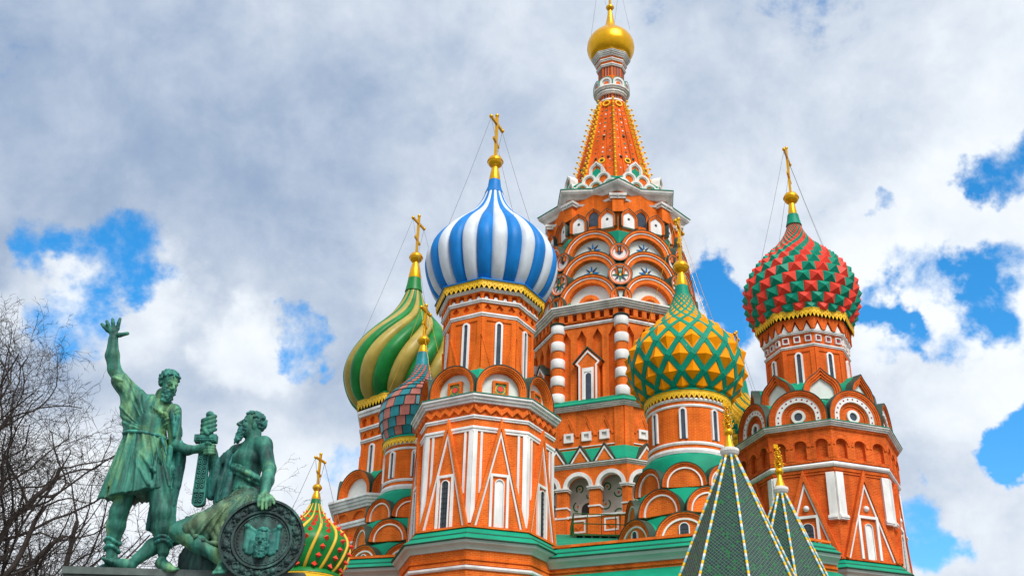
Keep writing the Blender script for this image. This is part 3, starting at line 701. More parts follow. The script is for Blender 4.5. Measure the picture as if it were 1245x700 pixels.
# ------------------------------------------------------------------ tower with the red and green faceted dome
def red_tower():
    T = thing('chapel_tower', 'red brick tower on the right under the onion dome of red and green pyramids', 'church tower', (16.4, 58, 0), 'chapel towers of the cathedral')
    ph = R(-5); RW = 3.92; ap = RW * C8; hw = RW * math.sin(math.pi / 8); br, pl = BRR, PLR
    mb = MB(); loft(mb, [(4.3, 0), (4.3, 15.0)], 8, ph); mb.build('base_wall', br, T)
    mb = MB(); ring_solid(mb, [(4.2, 14.75), (4.34, 14.76), (4.42, 14.9), (4.55, 15.0), (4.58, 15.12), (4.2, 15.13)], 8, ph); mb.build('ledge_cornice', LG, T)
    mb = MB(); loft(mb, [(4.66, 15.135), (4.66, 15.19), (4.3, 15.42), (4.3, 15.47), (4.02, 15.68), (3.9, 15.69)], 8, ph)
    for r_, z_ in ((4.335, 15.405), (4.68, 15.138)): ring_solid(mb, [(r_ - .1, z_), (r_, z_), (r_, z_ + .03), (r_ - .1, z_ + .03)], 8, ph, 1)
    mb.build('ledge_roof', [GR, DG], T)
    mb = MB(); ring_solid(mb, [(3.8, 15.70), (4.10, 15.70), (4.10, 15.78), (3.8, 15.80)], 8, ph); mb.build('brick_sill', br, T)
    mb = MB(); loft(mb, [(RW, 15.0), (RW, 22.5)], 8, ph); mb.build('wall', br, T)
    mb = MB(); ring_solid(mb, [(3.8, 20.28), (4.06, 20.29), (4.14, 20.36), (4.16, 20.43), (4.12, 20.51), (3.8, 20.56)], 8, ph, 0, False); mb.build('white_roll', WH, T)
    mb = MB()
    for z, h, p in ((20.10, .16, .09), (19.98, .10, .05)): ring_solid(mb, [(3.8, z), (RW + p, z), (RW + p, z + h), (3.8, z + h)], 8, ph)
    ring_solid(mb, [(3.8, 20.57), (RW + .20, 20.57), (RW + .20, 20.72), (3.8, 20.72)], 8, ph)
    ring_solid(mb, [(3.8, 21.95), (RW + .22, 21.95), (RW + .22, 22.12), (RW + .3, 22.2), (RW + .36, 22.32), (3.8, 22.33)], 8, ph)
    for a in faces(ph):
        fr = face_fr(a, ap); arcature(mb, fr, hw + .08, 20.71, 21.96, 0.0, 0.20, 3, .56, 0, .82)
        w = 2 * (hw + .08) / 3
        for i in range(3): arch_ring(mb, fr, -hw - .08 + (i + .5) * w, 21.37, w * .34, w * .46, .10, .24, 0, 12)
    mb.build('niche_frieze', br, T)
    mb = MB(); ring_solid(mb, moulding(RW + .28, 22.30, 22.56, 0.26, 3), 8, ph); mb.build('cornice', GST, T)
    mb = MB(); ring_solid(mb, [(3.6, 22.562), (RW + .57, 22.562), (RW + .57, 22.59), (3.6, 22.64)], 8, ph); mb.build('cornice_flashing', GR, T)
    for k, a in enumerate(faces(ph)):
        fr = face_fr(a, ap); zb, za = 15.76, 20.30
        for sx in (-1, 1):
            mb = MB()
            xs = sorted((sx * hw * .998, sx * (hw - .40))); box(mb, fr, xs[0], xs[1], 17.84, 20.0, -.03, .14)
            xs = sorted((sx * hw * .998, sx * (hw - .46)))
            for z, p in ((17.62, .20), (17.695, .24), (17.77, .19)): box(mb, fr, xs[0], xs[1], z, z + .08, -.03, p)
            mb.build('pilaster', WH, T)
        mb = MB()
        band(mb, fr, [(-hw + .10, zb), (0, za - .36), (hw - .10, zb)], 0.18, -0.05, 0.24, 0)
        prism(mb, fr, [(-hw + .2, zb), (hw - .2, zb), (0, za - .65)], -0.05, 0.10, 0)
        band(mb, fr, [(-hw + .27, zb + .02), (0, za - .86), (hw - .27, zb + .02)], 0.085, -0.02, 0.17, 1)
        g = mb.build('tall_gable', [br, WH], T)
        mb = MB(); sphere(mb, fr.P(0, 18.28, .12), .15, 0, 12, 8); mb.build('white_boss', WH, g)
        mb = MB(); band(mb, fr, [(-.50, 15.80), (-.50, 17.85), (.50, 17.85), (.50, 15.80)], 0.13, 0.05, 0.20, 0); mb.build('window_surround', WH, T)
        glass = k != 0
        slit_window(T, fr, 0, 15.80, 17.52, 0.27 if glass else .19, 0.03, 0.11, glass, 8 if glass else 0)
    # two tiers of gables
    mb = MB(); loft(mb, [(3.62, 22.5), (3.5, 23.9), (2.78, 24.3), (2.62, 25.1), (2.27, 25.6)], 8, ph); mb.build('gable_roof', GR, T)
    for a in faces(ph):
        fr = face_fr(a, 3.95 * C8, 22.63)
        g = arch_gable(T, fr, 1.47, [(1, .93, .13, 6), (.93, .87, .10, 6), (.87, .79, .06, 6), (.79, .60, .03, 1), (.60, .54, -.05, 6), (.54, .47, -.09, 6)], .13, 1.3, .36, panel=(6, -.14))
        mb = MB()
        for i in range(13):
            t = R(-6) + R(192) * i / 12; mm = .695 * 1.47
            disc_ring(mb, fr, mm * math.cos(t), .36 + mm * math.sin(t), 0, .05, .0, .036, 0, 8)
        mb.build('red_dots', RED2, g)
        mb = MB(); disc_ring(mb, fr, 0, .48, .22, .36, -.2, -.04, 0, 20); o = mb.build('round_window', WH, g)
        mb = MB(); disc_ring(mb, fr, 0, .48, 0, .225, -.2, -.12, 0, 20); mb.build('pane', GLS, o)
    for k in range(8):
        a = ph + k * math.pi / 4; a = (a + math.pi) % (2 * math.pi) - math.pi
        if abs(math.degrees(a)) > 112: continue
        fr = face_fr(a, 3.05, 24.25)
        arch_gable(T, fr, .95, [(1, .88, .12, 6), (.88, .76, .08, 6), (.76, .66, .03, 6)], .12, .9, .34, .34, panel=(2, -.10), name='keel_arch_gable')
    D = 2.25; apd = D * C8; hd = D * math.sin(math.pi / 8)
    mb = MB(); loft(mb, [(D, 24.3), (D, 29.3)], 8, ph); mb.build('drum', pl, T)
    mb = MB()
    for z0, z1, r, p in ((27.56, 27.70, D, .12), (28.36, 28.48, D + .10, .10)): ring_solid(mb, moulding(r, z0, z1, p, 2), 8, ph)
    wm = mb.build('drum_moulding', WH, T)
    mb = MB(); tri = MB(); holes = MB(); red = MB()
    for a in faces(ph):
        fr = face_fr(a, apd); w = 2 * (hd + .05) / 3
        for i in range(3):
            cx = -hd - .05 + (i + .5) * w
            holes = MB(); strip2d(holes, fr, [(cx - .17, 27.86), (cx + .17, 27.86), (cx + .17, 28.20), (cx - .17, 28.20)], [(cx - .13, 27.90), (cx + .13, 27.90), (cx + .13, 28.16), (cx - .13, 28.16)], 0, .13, 0, True)
            box(holes, fr, cx - .135, cx + .135, 27.895, 28.165, 0, .05, 0)
            disc_ring(holes, fr, cx, 28.03, 0, .11, .0, .085, 1, 12); holes.build('square_niche', [WH, RED2], T)
            prism(tri, fr, [(cx - .17, 28.52), (cx + .17, 28.52), (cx, 28.90)], 0, .16, 0)
        peak_plate(mb, fr, hd + .10, 28.5, 29.22, .0, .24, 3, .72, .80, 0, .05)
        for sx in (-1, 1): box(mb, fr, sx * (hd - .12) - .12, sx * (hd - .12) + .12, 24.9, 27.5, -.02, .05)
        box(mb, fr, -hd + .235, hd - .235, 27.3, 27.5, -.02, .048)
        slit_window(T, fr, 0, 24.9, 27.2, 0.11, 0.095, 0.02, True)
    mb.build('brick_frieze', pl, T); tri.build('white_triangles', WH, T)
    valance(T, 2.72, 29.12, 29.66, ph)
    mb = MB(); loft(mb, [(2.76, 29.665), (2.76, 29.70), (2.3, 29.95)], 8, ph); mb.build('eave_roof', TG, T)
    prof = onion(29.55, 31.65, 36.5, 3.08, .30, 2.45)
    dome_pyramids(prof, 26, .86, [RD, TG], .40, R(2), T)
    finial(T, 36.3, 37.0, 38.19, .44, 41.75, .32, .26, .17, TG, .46, R(66), (prof, 33.2))
red_tower()

# ------------------------------------------------------------------ tower with the green and ochre twisted dome, behind on the left
def left_tower():
    T = thing('chapel_tower', 'orange tower at the back left under the twisted green and ochre onion dome', 'church tower', (-6.13, 64, 0), 'chapel towers of the cathedral')
    ph = R(-20); RW = 3.55; ap = RW * C8; hw = RW * math.sin(math.pi / 8)
    mb = MB(); loft(mb, [(RW, 0), (RW, 20.0)], 8, ph); mb.build('wall', BR, T)
    mb = MB(); ring_solid(mb, moulding(RW, 19.55, 20.17, 0.55, 4), 8, ph); mb.build('cornice', WH, T)
    mb = MB()
    for z0, z1, p in ((18.6, 18.9, .2), (17.55, 17.8, .14)): ring_solid(mb, moulding(RW, z0, z1, p, 2), 8, ph)
    mb.build('white_band', WH, T)
    for k, a in enumerate(faces(ph)):
        fr = face_fr(a, ap)
        for sx in (-1, 1):
            for (x0, x1) in ((0.0, .22), (.34, .46)):
                mb = MB(); xs = sorted((sx * (hw - x0 * .985), sx * (hw - x1))); box(mb, fr, xs[0], xs[1], 13, 17.6, -.03, .06); mb.build('pilaster', WH, T)
        mb = MB(); arcature(mb, fr, hw, 18.95, 19.5, 0, .12, 2, .8); mb.build('niche_frieze', BR, T)
        mb = MB(); band(mb, fr, [(-hw + .12, 13), (0, 17.9), (hw - .12, 13)], .2, -.05, .2); mb.build('tall_gable', BR, T)
    mb = MB(); loft(mb, [(3.1, 20.1), (2.9, 21.3), (2.5, 22.0)], 8, ph); mb.build('gable_roof', GR, T)
    for a in faces(ph):
        fr = face_fr(a, 3.45 * C8, 20.2)
        arch_gable(T, fr, 1.30, [(1, .92, .14, 0), (.92, .84, .10, 0), (.84, .77, .05, 0), (.77, .70, .01, 0)], .14, 1.1, .32, panel=(2, -.2))
    D = 2.45; apd = D * C8; hd = D * math.sin(math.pi / 8)
    mb = MB(); loft(mb, [(D, 20.6), (D, 26.0)], 8, ph); mb.build('drum', PL, T)
    mb = MB()
    for z0, z1, r, p in ((23.85, 24.05, D, .14), (24.55, 24.75, D + .12, .14), (25.4, 25.75, D + .2, .25)): ring_solid(mb, moulding(r, z0, z1, p, 2), 8, ph)
    mb.build('drum_moulding', WH, T)
    mb = MB()
    for a in faces(ph):
        fr = face_fr(a, apd); arcature(mb, fr, hd + .08, 24.73, 25.42, 0, .2, 3, .6); peak_plate(mb, fr, hd, 24.03, 24.57, 0, .1, 3, .6, .8)
        slit_window(T, fr, 0, 21.6, 23.6, .12, .10, .02, True)
        for sx in (-1, 1): box(mb, fr, sx * (hd - .12) - .12, sx * (hd - .12) + .12, 21, 23.83, -.02, .05)
    mb.build('brick_frieze', PL, T)
    for k in range(8):
        a = ph + k * math.pi / 4; a = (a + math.pi) % (2 * math.pi) - math.pi
        if abs(math.degrees(a)) > 112: continue
        mb = MB()
        for s in (-1, 1):
            fr = face_fr(a + s * math.pi / 8, apd); e = -s * hd; pts = [(e, 21.2), (e, 23.1), (e + s * .6, 21.2)]
            prism(mb, fr, pts if s < 0 else pts[::-1], -.02, .09)
        mb.build('corner_gablet', PL, T)
    valance(T, 2.95, 25.8, 26.4, ph)
    mb = MB(); loft(mb, [(3.0, 26.405), (3.0, 26.45), (2.5, 26.8)], 8, ph); mb.build('eave_roof', DGN, T)
    prof = onion(26.35, 28.6, 34.5, 3.85, .42, 2.8)
    dome_lobed(prof, 20, lambda t: -0.35 + 1.55 * t ** 1.35, [OCH, DGN], .135, R(0), T)
    finial(T, 34.3, 35.2, 36.73, .42, 39.8, .40, .40, .18, DGN, .55, R(66), (prof, 30.6))
left_tower()

# ------------------------------------------------------------------ small round chapels
def orange_chapel():
    T = thing('chapel_tower', 'round drum chapel under the amber onion dome netted with green bands', 'church tower', (8.65, 52, 0), 'chapel towers of the cathedral')
    ph = R(-16 - 22.5)
    round_chapel(T, ph, 0, 0, PL, 'lat', [(14.74, .18), (16.32, .05), (17.62, .10)], [(3.30, 1.27), (2.86, 1.08), (2.42, 1.0)], 1.93, (19.35, 22.2), (20.05, 21.5), (21.98, 22.42), None, None)
    prof = onion(22.3, 24.5, 28.35, 2.84, .40, 1.75)
    dome_lattice(prof, 15, 0.74, [ORP, TG], R(-14), T, .175)
    finial(T, 28.15, 28.9, 30.03, .40, 32.9, .32, .31, .17, TG, .44, R(66), (prof, 25.9, GO))
    for (a, z) in ((-1.05, 25.6),):
        pass
orange_chapel()
def teal_chapel():
    T = thing('chapel_tower', 'small round chapel with a dome of teal and pink spiralling scales', 'church tower', (-4.8, 58, 0), 'chapel towers of the cathedral')
    ph = R(-42 - 22.5)
    round_chapel(T, ph, 0, 0, PL, 'scale', [(14.78, .16), (16.34, .05), (17.62, .10)], [(3.05, 1.17), (2.62, 1.0), (2.20, .92)], 1.60, (19.25, 21.85), (19.9, 21.25), (21.6, 22.02), None, None)
    prof = onion(21.95, 23.85, 26.75, 2.12, .36, 1.4)
    dome_scales(prof, 22, .95, [TEAL, PINK, IRON], R(4), T, .42)
    finial(T, 26.6, 27.45, 28.22, .33, 30.4, .30, .27, .15, TEAL, .40, R(66), (prof, 24.6, GO))
teal_chapel()
OCY = plain('rib_yellow', (0.72, 0.46, 0.035), 0.45, var=0.1)
def spike_chapel():
    T = thing('chapel_tower', 'low green onion dome with yellow twisted ribs and red spikes behind the shield', 'church tower', (-7.95, 47, 0), 'chapel towers of the cathedral')
    mb = MB(); loft(mb, [(1.25, 0), (1.25, 12.4)], 32, 0, 0, True, True, True); mb.build('drum', PL, T)
    mb = MB(); ring_solid(mb, moulding(1.25, 11.2, 11.5, .15, 2), 32); mb.build('white_moulding', WH, T)
    valance(T, 1.38, 12.02, 12.42)
    mb = MB(); loft(mb, [(1.42, 12.425), (1.40, 12.5), (1.1, 12.75)], 32, 0, 0, True, True, True); mb.build('dome_collar', DGN, T)
    prof = onion(12.55, 13.72, 15.5, 1.58, .22, 1.15)
    P, _ = catmull(prof, 40); dm = MB(); loft(dm, [(r, z) for r, z in P], 48, 0, 0, True, True, True)
    nr = 12
    for k in range(nr):
        mb = MB(); pts = []; rad = []
        for i, (r, z) in enumerate(P):
            t = i / 40; a = 2 * math.pi * k / nr + .75 * t; pts.append(rz(r + .01, z, a)); rad.append(.068 * min(1, .25 + r / 1.6))
        tube(mb, pts, rad, 8); mb.build('twisted_rib', OCY, T)
    sp = MB()
    for k in range(nr):
        for i in range(3, 36, 4):
            r, z = P[i]; t = i / 40; a = 2 * math.pi * (k + (.5)) / nr + .75 * t; s = .125 * min(1, .3 + r / 1.5)
            tz = (P[i + 1] - P[i - 1]); tz /= np.hypot(*tz); n = rz(tz[1], -tz[0], a); u = Vector((math.cos(a), math.sin(a), 0)); v = n.cross(u)
            c = rz(r - .01, z, a); dm.add([c - u * s, c - v * s, c + u * s, c + v * s, c + n * s * 1.6], [(0, 1, 4), (1, 2, 4), (2, 3, 4), (3, 0, 4)], 1)
    ribs_ = [c_ for c_ in T.children if c_.name.startswith('twisted_rib')]; o = dm.build('dome', [DGN, RD], T)
    for c_ in ribs_: c_.parent = o
    finial(T, 15.42, 15.72, 16.24, .19, 17.72, .19, .19, .10, DGN, .26, R(66), (prof, 14.2), .62)
spike_chapel()
def back_chapel():
    T = thing('chapel_tower', 'spiky yellow and green dome half hidden between two bigger towers', 'church tower', (14.3, 66, 0), 'chapel towers of the cathedral')
    mb = MB(); loft(mb, [(1.7, 0), (1.7, 24.4)], 40, 0, 0, True, True, True); mb.build('drum', PL, T)
    prof = onion(24.2, 26.0, 29.1, 2.15, .42, 1.6)
    dome_pyramids(prof, 36, .9, [YE, TG], .42, 0, T, .5, lambda i, j: 1 if (i + j) % 4 == 0 else 0)
    finial(T, 28.8, 29.75, 31.1, .33, 33.1, .40, .36, .15, TG, .52, R(66), (prof, 26.8))
back_chapel()
# ------------------------------------------------------------------ central tower with the tent roof
def star_rosette(mb, fr, cx, cy, r, c, mi, mi2, n=8):
    for i in range(n):
        t = 2 * math.pi * i / n + math.pi / n * 0
        d = Vector((math.cos(t), math.sin(t))); q = Vector((-d.y, d.x)); p = Vector((cx, cy))
        pts = [p + d * r * .12, p + d * r * .45 - q * r * .12, p + d * r, p + d * r * .45 + q * r * .12]
        prism(mb, fr, [tuple(x) for x in pts], c - .05, c + .02 + .001 * i, mi if i % 2 else mi2)
    disc_ring(mb, fr, cx, cy, 0, r * .16, c - .05, c + .035, 3, 8)
def main_tower():
    T = thing('tent_tower', 'tallest orange tower with the pointed tent roof and small golden dome on top', 'church tower', (6.85, 68, 0))
    ph = R(-2); S8 = math.sin(math.pi / 8)
    # arcade storey
    RA = 7.5; apA = RA * C8; hA = RA * S8
    mb = MB(); loft(mb, [(6.35, 0), (6.35, 22.5)], 8, ph); mb.build('inner_wall', PAN, T)
    mb = MB(); loft(mb, [(7.75, 0), (7.75, 18.45)], 8, ph); mb.build('base_wall', BR, T)
    for k, a in enumerate(faces(ph, -80, 80)):
        fr = face_fr(a, apA); w = 2 * hA / 3; mb = MB(); wh = MB(); sc_ = MB()
        for i in range(3):
            cx = -hA + (i + .5) * w; r = .68
            pts = [(cx - w / 2, 21.25), (cx - r, 21.25)] + list(reversed(arch_pts(cx, 21.25, r, 14))) + [(cx + r, 21.25), (cx + w / 2, 21.25), (cx + w / 2, 22.4), (cx - w / 2, 22.4)]
            prism(mb, fr, pts, -.5, 0, 0)
            arch_ring(wh, fr, cx, 21.25, r - .02, r + .20, -.3, .07, 0, 16)
            # painted scrolls on the white inner wall
            f2 = face_fr(a, 6.35 * C8 + .01)
            for j, (dx, dz, rr) in enumerate(((-.42, 19.35, .26), (.38, 19.9, .28), (-.40, 20.5, .27), (.36, 21.1, .24), (.40, 19.1, .22), (-.3, 21.5, .2))):
                arc = [(cx * .86 + dx + rr * math.cos(t), dz + rr * math.sin(t)) for t in np.linspace(j, j + 5.2, 16)]
                band(sc_, f2, arc, .065, -.02, .012 + .001 * j, 0)
                disc_ring(sc_, f2, cx * .86 + dx, dz, 0, rr * .26, -.02, .015 + .001 * j, 1 + j % 3, 8)
        for i in range(4):
            cx = -hA + i * w
            if i in (0, 3): x0, x1 = (cx, cx + .30) if i == 0 else (cx - .30, cx)
            else: x0, x1 = cx - .30, cx + .30
            box(mb, fr, x0, x1, 18.4, 21.08, -.5, .02)
            box(mb, fr, x0 - .06 * (i > 0), x1 + .06 * (i < 3), 18.45, 19.5, -.55, .10)
            for z, p in ((19.5, .13), (20.1, .07), (21.08, .10), (21.17, .14)): box(wh, fr, x0 - p * .8 * (i > 0), x1 + p * .8 * (i < 3), z, z + .085, -.5, p)
        for i in range(3):
            if (k == 1 and i == 1): continue
            cx = -hA + (i + .5) * w; box(mb, fr, cx - w / 2 + .3, cx + w / 2 - .3, 18.45, 19.55, -.45, -.06)
            strip2d(wh, fr, [(cx - .42, 18.7), (cx + .42, 18.7), (cx + .42, 19.42), (cx - .42, 19.42)], [(cx - .33, 18.79), (cx + .33, 18.79), (cx + .33, 19.33), (cx - .33, 19.33)], -.1, -.03, 0, True)
            prism(mb, fr, [(cx - .2, 19.06), (cx, 18.85), (cx + .2, 19.06), (cx, 19.26)], -.1, -.02)
            box(wh, fr, cx - w / 2 + .3, cx + w / 2 - .3, 19.56, 19.66, -.5, .02)
        mb.v, mb.f, mb.m, mb.s = mb.v + wh.v, mb.f + [tuple(i + len(mb.v) for i in f_) for f_ in wh.f], mb.m + [1] * len(wh.f), mb.s + wh.s
        o = mb.build('arcade', [BR, WH], T); sc_.build('painted_scrolls', [DGN, RD, BL, ORP], T)
        # doorway into the gallery
        d = MB(); f3 = face_fr(a, 6.35 * C8); prism(d, f3, arch_pts(.25, 18.5, .42, 12, 0, 1.75), -.1, .03, 0); arch_ring(d, f3, .25, 18.5, .42, .62, -.1, .09, 1, 12, 0, 1.75)
        d.build('doorway', [IRON, PAN], T)
    mb = MB(); ring_solid(mb, moulding(RA - .1, 22.36, 22.62, .28, 3), 8, ph); mb.build('arcade_cornice', GST, T)
    mb = MB(); loft(mb, [(RA + .2, 22.63), (7.2, 22.7), (6.05, 23.95)], 8, ph); mb.build('arcade_roof', GR, T)
    for a in faces(ph):
        fr = face_fr(a, 7.12 * C8, 22.63)
        for x in (-1.45, 0, 1.45)[0:3]:
            mb = MB(); prism(mb, fr, [(x - .72, 0), (x + .72, 0), (x, 1.12)], -.9, 0, 0, side=2); band(mb, fr, [(x - .62, .02), (x, .96), (x + .62, .02)], .09, -.01, .05, 1)
            band(mb, fr, [(x - .78, .0), (x, 1.18), (x + .78, .0)], .06, -.92, .08, 3)
            mb.build('roof_gable', [BR, WH, GR, DG], T)
    # lower storey wall with little square windows
    RW = 5.95; ap = RW * C8; hw = RW * S8
    mb = MB(); loft(mb, [(RW, 22.6), (RW, 26.5)], 8, ph); mb.build('lower_wall', BR, T)
    for a in faces(ph):
        fr = face_fr(a, ap)
        mb = MB(); wh = MB()
        for sx in (-1, 1):
            xs = sorted((sx * hw, sx * (hw - .55))); box(mb, fr, xs[0], xs[1], 23.9, 26.4, -.03, .10)
        for x in (-1.1, 0, 1.1):
            band(mb, fr, [(x - .5, 24.75), (x, 26.05), (x + .5, 24.75)], .10, -.03, .06); band(mb, fr, [(x - .34, 24.9), (x, 25.75), (x + .34, 24.9)], .08, -.03, .05)
            strip2d(wh, fr, [(x - .29, 24.45), (x + .29, 24.45), (x + .29, 25.0), (x - .29, 25.0)], [(x - .15, 24.58), (x + .15, 24.58), (x + .15, 24.87), (x - .15, 24.87)], -.03, .12, 0, True)
            box(wh, fr, x - .155, x + .155, 24.575, 24.875, -.03, .02, 1)
        box(wh, fr, -hw + .56, hw - .56, 24.10, 24.15, -.03, .06)
        mb.build('brick_relief', BR, T); wh.build('square_windows', [WH, GST], T)
    mb = MB(); ring_solid(mb, moulding(RW, 26.36, 26.62, .34, 3), 8, ph)
    mb.build('lower_cornice', WH, T)
    mb = MB(); loft(mb, [(6.36, 26.625), (6.36, 26.68), (5.9, 26.98), (5.9, 27.03), (5.4, 27.3)], 8, ph); mb.build('lower_roof', GR, T)
    # tall storey: barrel columns, pointed niches, gabled window
    RB = 5.38; apB = RB * C8; hB = RB * S8
    mb = MB(); loft(mb, [(RB - .28, 27), (RB - .28, 33)], 8, ph); mb.build('upper_wall', BR, T)
    apN = (RB - .28) * C8; hN = RB * S8
    for a in faces(ph):
        fr = face_fr(a, apN); mb = MB()
        peak_plate(mb, fr, hN - .02, 27.2, 32.35, -.02, .25, 4, .60, .90, 0, .79)
        for i in range(7):
            x = -hN + (i + .5) * 2 * hN / 7; box(mb, fr, x - .15, x + .15, 32.42, 32.95, -.02, .46)
        box(mb, fr, -hN - .1, hN + .1, 32.351, 32.42, -.02, .43)
        mb.build('niche_frieze', BR, T)
        mb = MB()
        for z0, z1, c in ((32.06, 32.14, .33), (32.145, 32.23, .38)): box(mb, fr, -hN - .08, hN + .08, z0, z1, .2, c)
        mb.build('white_band', WH, T)
        fw = face_fr(a, apN + .25); mb = MB()
        prism(mb, fw, [(-.62, 27.1), (.62, 27.1), (.62, 29.25), (.86, 29.5), (0, 30.42), (-.86, 29.5), (-.62, 29.25)], -.2, .30, 0)
        band(mb, fw, [(-.95, 29.5), (0, 30.50), (.95, 29.5)], .07, -.2, .40, 3)
        band(mb, fw, [(-.53, 27.1), (-.53, 29.28), (-.70, 29.48), (0, 30.22), (.70, 29.48), (.53, 29.28), (.53, 27.1)], .10, .28, .36, 1)
        strip2d(mb, fw, [(.36, 27.15), (.36, 29.15)] + [(-.36, 29.15), (-.36, 27.15)], [(.22, 27.15), (.22, 28.9), (-.22, 28.9), (-.22, 27.15)], .2, .345, 1)
        prism(mb, fw, arch_pts(0, 27.15, .225, 12, 0, 1.55), .2, .318, 2)
        o = mb.build('gabled_window', [BR, WH, WH, DG], T)
        mb = MB(); prism(mb, fw, arch_pts(.04, 27.15, .17, 12, 0, 1.5), .3, .33, 0); mb.build('pane', GLS, o)
    for k in range(8):
        a = ph + k * math.pi / 4; a = (a + math.pi) % (2 * math.pi) - math.pi
        if abs(math.degrees(a)) > 112: continue
        c = rz(RB - .02, 0, a); mb = MB(); n = 20
        def cyl(r0, r1, z0, z1, mi):
            vs = [(c.x + r * math.cos(2 * math.pi * i / n), c.y + r * math.sin(2 * math.pi * i / n), z) for r, z in ((r0, z0), (r1, z0 + .05), (r1, z1 - .05), (r0, z1)) for i in range(n)]
            mb.add(vs, [(q * n + i, q * n + (i + 1) % n, (q + 1) * n + (i + 1) % n, (q + 1) * n + i) for q in range(3) for i in range(n)], mi, True)
            mb.add(vs, [tuple(range(n - 1, -1, -1)), tuple(3 * n + i for i in range(n))], mi)
        cyl(.36, .36, 27, 32, 0)
        for j in range(5): cyl(.40, .435, 27.15 + j * 1.14, 27.15 + j * 1.14 + .60, 1)
        cyl(.5, .52, 32.32, 32.40, 2)
        mb.build('barrel_column', [BR, WH, DG], T)
    mb = MB(); ring_solid(mb, moulding(RB + .1, 32.93, 33.40, .52, 4), 8, ph); mb.build('main_cornice', GST, T)
    # three tiers of great arches stepping in
    mb = MB(); loft(mb, [(5.08, 33.41), (5.05, 35.2), (4.80, 35.3), (4.78, 37.0), (4.52, 37.1), (4.5, 38.9), (4.3, 39.0)], 8, ph); mb.build('tier_core', GR, T)
    for t, (z0, r, apk) in enumerate(((33.45, 1.95, 5.02), (35.28, 1.90, 4.76), (37.05, 1.84, 4.50))):
        for a in faces(ph):
            fr = face_fr(a, apk, z0)
            g = arch_gable(T, fr, r, [(1, .92, .20, 0), (.92, .895, .13, 0), (.895, .86, .145, 1), (.86, .72, .10, 0)], .2, .9, .06, panel=(2, -.28), n=24)
            mb = MB()
            if t == 0:
                arch_ring(mb, fr, 0, .0, .45, .72, -.4, -.05, 0, 14); arch_ring(mb, fr, 0, .0, .36, .45, -.4, -.12, 0, 14); prism(mb, fr, arch_pts(0, 0, .37, 12), -.4, -.24, 1); mb.build('small_arch', [BR, IRON], g)
            else:
                star_rosette(mb, fr, 0, .62, .52, -.25, 0, 1); mb.build('star_rosette', [NAVY, BL, RD, YE], g)
        for k in range(8):
            a = ph + k * math.pi / 4; a = (a + math.pi) % (2 * math.pi) - math.pi
            if abs(math.degrees(a)) > 112: continue
            if t == 0:
                fr = face_fr(a, 5.42, 33.45); arch_gable(T, fr, .62, [(1, .82, .12, 0), (.82, .72, .06, 0)], .12, .8, .22, panel=(2, -.06), name='corner_arch')
            else:
                rr = .74 if t == 1 else .62; fr = face_fr(a, 5.22 if t == 1 else 4.95, 35.28 if t == 1 else 37.0); mb = MB()
                disc_ring(mb, fr, 0, 0, rr * .86, rr, -.6, .12, 0, 24); disc_ring(mb, fr, 0, 0, rr * .78, rr * .86, -.6, .07, 1, 24); disc_ring(mb, fr, 0, 0, rr * .70, rr * .78, -.6, .05, 0, 24)
                disc_ring(mb, fr, 0, 0, rr, rr + .035, -.6, .14, 5, 24)
                prism(mb, fr, [(rr * .72 * math.cos(q), rr * .72 * math.sin(q)) for q in np.linspace(0, 2 * math.pi, 24, endpoint=False)], -.6, -.02, 1)
                if t == 1: star_rosette(mb, fr, 0, 0, rr * .66, .02, 2, 4)
                else: disc_ring(mb, fr, 0, 0, 0, .12, -.1, .03, 2, 10)
                mb.build('corner_medallion', [BR, WH, NAVY, YE, TG, DG], T)
    # upper octagon with windows under the star-shaped eave
    RU = 4.30; apU = RU * C8; hU = RU * S8
    mb = MB(); loft(mb, [(RU, 38.5), (RU, 42.2)], 8, ph); mb.build('octagon_wall', PL, T)
    for a in faces(ph):
        for x, z0, r, c, dark in ((0, 39.65, .50, .10, True), (-.98, 39.25, .58, .28, False), (.98, 39.25, .58, .28, False)):
            fr = face_fr(a, apU + (c - .12), z0); fr.o += fr.u * x
            g = arch_gable(T, fr, r, [(1, .86, .14, 0), (.86, .72, .09, 0)], .14, .5, .62, .22, panel=None if dark else (1, .03), roof=GR, name='window_gable')
            mb = MB()
            if dark: prism(mb, fr, arch_pts(0, 0, r * .72, 12, .1, .62), -.3, .035, 0)
            else: disc_ring(mb, fr, 0, .62, 0, .09, 0, .05, 0, 10)
            mb.build('pane' if dark else 'round_hole', GLS if dark else IRON, g)
    for k in range(8):
        a = ph + k * math.pi / 4; a = (a + math.pi) % (2 * math.pi) - math.pi
        if abs(math.degrees(a)) > 125: continue
        fr = face_fr(a, RU - .2); mb = MB()
        prism(mb, fr, [(-.36, 40.3), (.36, 40.3), (.36, 41.75), (-.36, 41.75)], -.3, .42); mb.build('corner_pier', PL, T)
        mb = MB(); box(mb, fr, -.5, .5, 41.25, 41.42, -.3, .5, 0); box(mb, fr, -.56, .56, 41.42, 41.60, -.3, .58, 0); mb.build('pier_capital', GST, T)
    star = lambda k: 1.0 if k % 2 == 0 else 0.80
    mb = MB(); ring_solid(mb, moulding(4.35, 41.62, 41.90, .30, 2), 16, ph); ring_solid(mb, [(3.6, 41.9), (4.7, 41.905), (4.78, 42.05), (5.0, 42.2), (5.06, 42.36), (3.6, 42.37)], 16, ph)
    m2 = MB()
    prof = [(3.7, 41.3), (4.65, 41.32), (4.72, 41.45), (3.7, 41.46), (3.7, 41.3)]; loft(m2, prof, 16, ph, 0, False, False, False, star)
